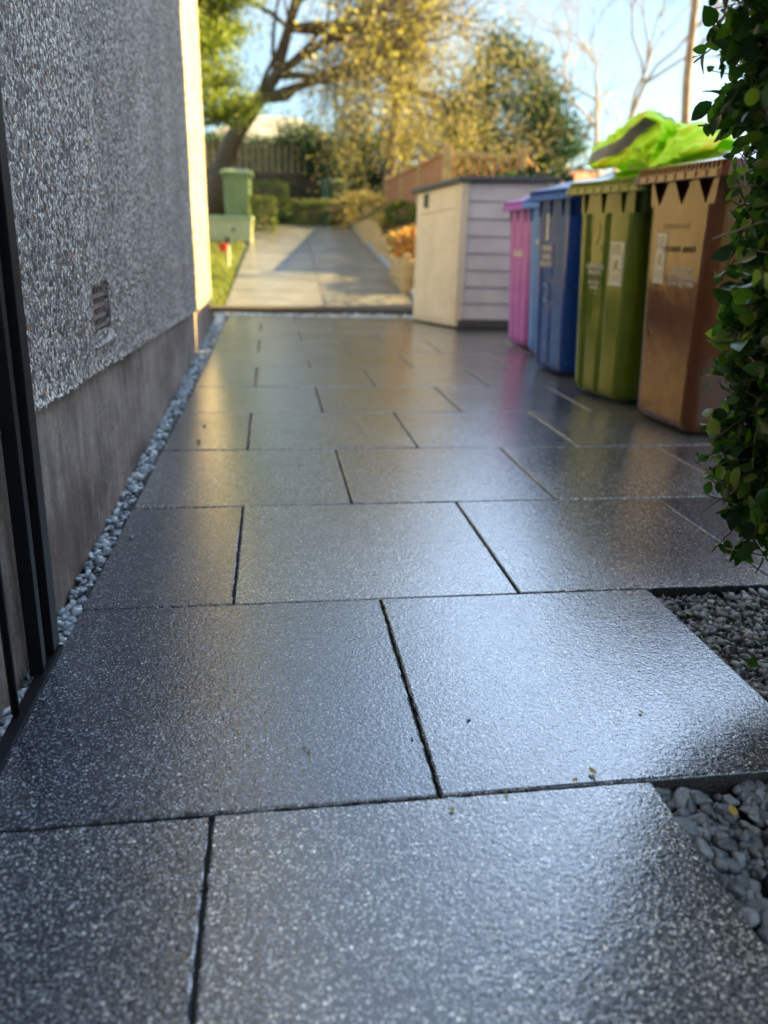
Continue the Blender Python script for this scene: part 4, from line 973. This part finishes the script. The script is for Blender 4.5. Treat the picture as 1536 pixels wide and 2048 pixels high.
# grass
r = np.random.default_rng(31); n = 26000
gx = r.uniform(-2.6, -.46, n); gy = 8.02 + 9.0 * r.random(n) ** 1.3
gzv = np.array([ground_z(a, c_) for a, c_ in zip(gx, gy)])
h = r.uniform(.03, .09, n); lean = r.normal(0, .025, (n, 2)); w = .006
ang_ = r.uniform(0, 6.28, n); dx, dy = np.cos(ang_) * w, np.sin(ang_) * w
V = np.stack([np.stack([gx - dx, gy - dy, gzv], 1), np.stack([gx + dx, gy + dy, gzv], 1), np.stack([gx + lean[:, 0], gy + lean[:, 1], gzv + h], 1)], 1).reshape(-1, 3)
np_mesh('grass', V, np.arange(n * 3).reshape(-1, 3), M['grass_leaf'], None, False, label='green lawn grass left of the garden path', cat='grass', kind='stuff')

# ---------------------------------------------------------------- back fence, far house
bf = empty('back_fence', (0, 22, 0), 0, 'dark weathered board fence with a slatted trellis top across the end of the garden', 'fence')
for i in range(52):
    x = -3.4 + i * .148; b = MB(); b.box(x - .066, x + .066, -.012, .012, .9, 2.25 + .03 * math.sin(i)); b.build('board', M['timber_grey'], bf)
for i in range(26):
    x = -3.3 + i * .17; b = MB(); b.box(x - .035, x + .035, -.01, .01, 2.28, 2.95); b.build('slat', M['timber_slat'], bf)
for z in (2.26, 2.97):
    b = MB(); b.box(-3.4, 1.1 if z > 2.5 else 4.3, -.03, .03, z - .03, z + .03); b.build('rail', M['timber_grey'], bf)
fh = empty('far_house', (.2, 36, 1.2), 0, 'distant house with a pale roof showing between the tree trunks', 'house')
b = MB(); b.box(-3.0, 3.4, 0, 6, 0, 3.3); b.build('wall', M['timber_grey'], fh)
b = MB(); b.add([(-3.4, -.4, 3.1), (3.8, -.4, 3.1), (3.8, 6.4, 3.1), (-3.4, 6.4, 3.1), (-1.2, 3, 4.7), (1.2, 3, 4.7)], [(0, 1, 5, 4), (1, 2, 5), (2, 3, 4, 5), (3, 0, 4), (3, 2, 1, 0)]); b.build('roof', M['pale_roof'], fh)
rh = empty('red_roof_house', (15, 42, .1), 0, 'far off house with a red tiled roof low behind the railing', 'house')
b = MB(); b.box(-5, 5, 0, 7, 0, 2.6); b.build('wall', M['harl'], rh)
b = MB(); b.add([(-5.4, -.4, 2.5), (5.4, -.4, 2.5), (5.4, 7.4, 2.5), (-5.4, 7.4, 2.5), (-4.5, 3.5, 4.6), (4.5, 3.5, 4.6)], [(0, 1, 5, 4), (1, 2, 5), (2, 3, 4, 5), (3, 0, 4), (3, 2, 1, 0)])
b.build('roof', simple('red_tile', (.35, .10, .06), .8, .2, 8).m, rh)

# ---------------------------------------------------------------- trees
def tree(name, label, base, trunk_dir, length, rad, depth, seed, leafn, leafsize, mat, spread=.6, droop=0, kids=3, barkm='bark', jit=.25, ratio=.7, nseg=4, wob=.15, aspect=.6, filt=None):
    t = empty(name, base, 0, label, 'tree'); b = MB(); tips = []; q = random.Random(seed)
    grow(b, Vector((0, 0, -.1)), Vector(trunk_dir), length, rad, depth, tips, q, droop, spread, nseg, kids, 3, wob, ratio)
    b.build('trunk', M[barkm], t, smooth=True)
    if leafn:
        P = jitter(tips, leafn, jit, seed)
        if filt is not None: P = P[filt(P + np.array(base))]
        leaves('crown', P, np.random.default_rng(seed).uniform(.6, 1.4, len(P)) * leafsize, M[mat], t, aspect, .2, seed, True)
    return t
# conifer at the upper left
con = empty('conifer_tree', (-1.3, 15.2, ground_z(-1, 15.2)), 0, 'bright green conifer lit by the sun beside the corner of the house', 'tree')
b = MB(); b.tube([(0, 0, -.1), (.05, 0, 3), (0, .1, 7)], [.16, .11, .03], 10); q = random.Random(8); pts = []
for i in range(210):
    z = q.uniform(1.75, 6.8); a = q.uniform(0, 6.28); L = (1.62 - .07 * z) * min(1, .62 + .16 * (z - 1.7)) * q.uniform(.55, 1.08); dx_, dy_ = math.cos(a), math.sin(a)
    e = Vector((dx_ * L, dy_ * L, z + .28 * L + q.gauss(0, .08))); b.tube([(0, 0, z), (dx_ * L * .5, dy_ * L * .5, z + .02), e], [.025, .014, .005], 4, cap=False)
    for k in range(330):
        s = q.uniform(.35, 1.08) ** .7; w_ = .16 * s + .05
        pts.append((dx_ * L * s + q.gauss(0, w_), dy_ * L * s + q.gauss(0, w_), z + .28 * L * s * s + q.gauss(0, .09)))
b.build('trunk', M['bark'], con); leaves('crown', pts, np.random.default_rng(9).uniform(.05, .13, len(pts)), M['conifer_leaf'], con, .28, -.7, 9, True)
# big leaning tree with yellow leaves and drooping twigs
big = empty('autumn_tree', (-1.15, 18.2, .93), 0, 'big leaning tree with a thick dark trunk and yellow autumn leaves', 'tree')
b = MB(); q = random.Random(12); tips = []
limb = [Vector(p) for p in ((-.1, 0, -.2), (.05, 0, .9), (.42, 0, 1.75), (.95, -.1, 2.45), (1.35, -.1, 2.95), (1.62, -.2, 3.8), (1.85, -.2, 4.6), (1.95, -.3, 5.6))]
b.tube(limb, [.30, .23, .19, .155, .125, .10, .08, .05], 12)
for li, d, L, rd in ((3, (1.0, -.2, .35), 2.6, .10), (4, (1, .2, .8), 2.6, .10), (4, (.9, -.6, .1), 2.3, .08), (5, (1, -.1, .5), 2.4, .08), (5, (.2, -.6, .9), 1.9, .08), (6, (1, 0, .9), 2.2, .07), (7, (.6, 0, 1), 1.8, .06), (7, (-.4, -.2, 1), 1.6, .05), (6, (-.7, -.4, .8), 1.5, .05), (7, (1.2, .3, .5), 2.2, .06), (5, (1.2, .2, .05), 3.0, .08), (3, (1, -.3, -.02), 2.6, .07), (4, (-.5, -.3, 1), 1.6, .05), (5, (-.6, .2, .9), 1.7, .05), (3, (.3, -.3, 1), 2.2, .06), (6, (.1, -.6, .6), 1.8, .05), (7, (.9, -.4, .9), 2.0, .05), (4, (1, -.5, .5), 2.2, .06)):
    grow(b, limb[li], Vector(d), L, rd, 3, tips, q, .05, .6, 4, 4, 3, .2, .6)
b.build('trunk', M['bark'], big, smooth=True)
P = jitter(tips, 8000, .2, 5, 4.2); leaves('crown', P, np.random.default_rng(3).uniform(.05, .12, len(P)), M['yellow_leaf'], big, .7, .3, 7, True)
low = jitter([t for t in tips if t.z < 4.6], 14000, .26, 6); low[:, 2] -= np.random.default_rng(2).uniform(0, .9, len(low)); leaves('dry_leaves', low, np.random.default_rng(4).uniform(.04, .1, len(low)), M['brown_leaf'], big, .35, .6, 8, True)
# weeping twigs hanging from the crown over the end of the path
weep = empty('weeping_tree', (2.55, 18.8, .95), 0, 'slender tree with drooping tan twigs and yellow leaves over the end of the path', 'tree')
b = MB(); tips = []; limb = [Vector(p) for p in ((.05, 0, -.2), (.2, 0, 1.2), (.3, 0, 2.4), (.35, .1, 3.6), (.42, 0, 4.9), (.5, 0, 6.2))]
b.tube(limb, [.16, .14, .125, .10, .07, .04], 10)
for s in range(46):
    li = q.choice((2, 2, 3, 3, 4, 4, 5)); base_ = limb[li] + Vector((0, 0, q.uniform(-.5, .4))); a = q.uniform(0, 6.28); L = q.uniform(.7, 2.0)
    e = base_ + Vector((math.cos(a) * L * .75 - .45, math.sin(a) * L * .5, q.uniform(.1, .6))); m1 = e + Vector((math.cos(a) * .35, math.sin(a) * .3, -.3))
    b.tube([base_, e, m1], [.03, .018, .01], 4, cap=False)
    for k in range(15):
        st = base_.lerp(e, q.uniform(.4, 1)) if q.random() < .5 else m1; p = st.copy(); pp = [p.copy()]; dx_ = Vector((q.gauss(0, .28), q.gauss(0, .28), 0)); n_ = 6; hang = q.uniform(.6, 1.9)
        for i in range(n_): p = p + dx_ * (.5 / (i + 1)) + Vector((q.gauss(0, .03), q.gauss(0, .03), -hang / n_)); pp.append(p.copy())
        b.tube(pp, [.007] * 3 + [.005] * 4, 3, cap=False); tips += pp[1:]
b.build('trunk', M['twig'], weep, smooth=True)
P = jitter(tips, 20000, .08, 15, .9); leaves('dry_leaves', P, np.random.default_rng(3).uniform(.035, .09, len(P)), M['brown_leaf'], weep, .3, 1.2, 17, True)
up = jitter([t for t in tips], 3000, .2, 16, .9); leaves('crown', up, np.random.default_rng(5).uniform(.05, .12, len(up)), M['yellow_leaf'], weep, .7, .5, 18, True)
# round evergreen
ev = empty('evergreen_tree', (6.6, 24, 1.1), 0, 'broad dark green evergreen tree behind the railing', 'tree'); b = MB(); tips = []
for i in range(7):
    grow(b, Vector((q.gauss(0, .15), q.gauss(0, .15), -.1)), Vector((q.gauss(0, .42), q.gauss(0, .3), 1)), 2.6, .13, 3, tips, q, 0, .6, 4, 3, 3, .15, .62)
b.build('trunk', M['bark'], ev, smooth=True)
r = np.random.default_rng(40); n = 32000; cl = r.normal(0, 1, (95, 3)); cl /= np.linalg.norm(cl, axis=1)[:, None]; cl *= (r.uniform(.35, 1, 95) ** .6)[:, None]; cl = cl * np.array([2.35, 1.8, 2.5]) + np.array([.1, 0, 2.6]); cl = cl[cl[:, 2] > .2]
P = cl[r.integers(0, len(cl), n)] + r.normal(0, .27, (n, 3)); leaves('crown', P, r.uniform(.07, .18, n), M['evergreen_leaf'], ev, .5, .2, 41, True)
# second evergreen mass lower left of it, behind the weeping tree
ev2 = empty('evergreen_shrub', (3.4, 21.5, 1.0), 0, 'dark rounded evergreen shrub under the drooping twigs', 'shrub')
cl = r.normal(0, 1, (40, 3)) * np.array([.75, .5, .55]) + np.array([0, 0, 1.1]); n = 9000
P = cl[r.integers(0, 40, n)] + r.normal(0, .2, (n, 3)); leaves('foliage', P, r.uniform(.06, .14, n), M['evergreen_leaf'], ev2, .5, .2, 42, True)
b = MB(); b.tube([(0, 0, -.1), (0, 0, 1.2)], [.1, .05], 8); b.build('stem', M['bark'], ev2)
ev3 = empty('evergreen_shrub', (1.4, 22.9, 1.0), 0, 'black green ivy covered shrub in the shade at the end of the path', 'shrub')
cl = r.normal(0, 1, (90, 3)) * np.array([.95, .3, .7]) + np.array([.9, 0, 1.1]); n = 20000
P = cl[r.integers(0, 60, n)] + r.normal(0, .2, (n, 3)); P[:, 1] = P[:, 1] - .4; leaves('foliage', P, r.uniform(.06, .14, n), M['evergreen_leaf'], ev3, .5, .2, 43, True)
b = MB(); b.tube([(0, -.4, -.1), (0, -.4, 1.2)], [.1, .05], 8); b.build('stem', M['bark'], ev3)
# bare trees against the sky on the right
tree('bare_tree', 'leafless thin twigged tree left of the privet bush against the sky', (7.6, 17.2, 1.6), (-.1, 0, 1), 2.6, .075, 6, 51, 420, .06, 'yellow_leaf', .55, .02, 4, 'bark_pale', .12, .68, nseg=4, wob=.2)
tree('bare_tree', 'leafless multi twigged tree in the middle of the open sky', (8.1, 19.5, 1.6), (.0, 0, 1), 2.6, .07, 6, 52, 420, .06, 'yellow_leaf', .55, .04, 4, 'bark_pale', .12, .68, nseg=4, wob=.2)
tree('bare_tree', 'leafless tree with a tan trunk rising behind the privet bush', (6.47, 12.1, 1.2), (.02, 0, 1), 4.0, .08, 5, 53, 0, .07, 'yellow_leaf', .55, .02, 4, 'bark_pale', .1, .6, wob=.12)
tree('autumn_sapling', 'slim tree carrying yellow leaves between the weeping tree and the sky', (3.3, 20.5, 1.0), (.0, 0, 1), 3.4, .07, 4, 54, 160, .10, 'yellow_leaf', .5, .0, 3, 'bark', .2, .62)
# distant woodland
r = np.random.default_rng(60); P = []
for i in range(150):
    x = r.uniform(-30, 60); y = r.uniform(46, 62); hgt = r.uniform(2.2, 4.6) * (1 + .25 * math.sin(x * .5)); w_ = r.uniform(1.0, 2.2)
    d = r.normal(0, 1, (330, 3)); d /= np.linalg.norm(d, axis=1)[:, None]; P.append(d * (r.uniform(.5, 1, 330) ** .5)[:, None] * np.array([w_, w_, hgt / 2]) + np.array([x, y, 1.2 + hgt / 2]))
P = np.concatenate(P); o = leaves('distant_woodland', P, r.uniform(.3, .7, len(P)), M['brown_leaf'], None, .6, 0, 61, True, label='distant mass of brown and green trees beyond the gardens', cat='woodland', kind='stuff')
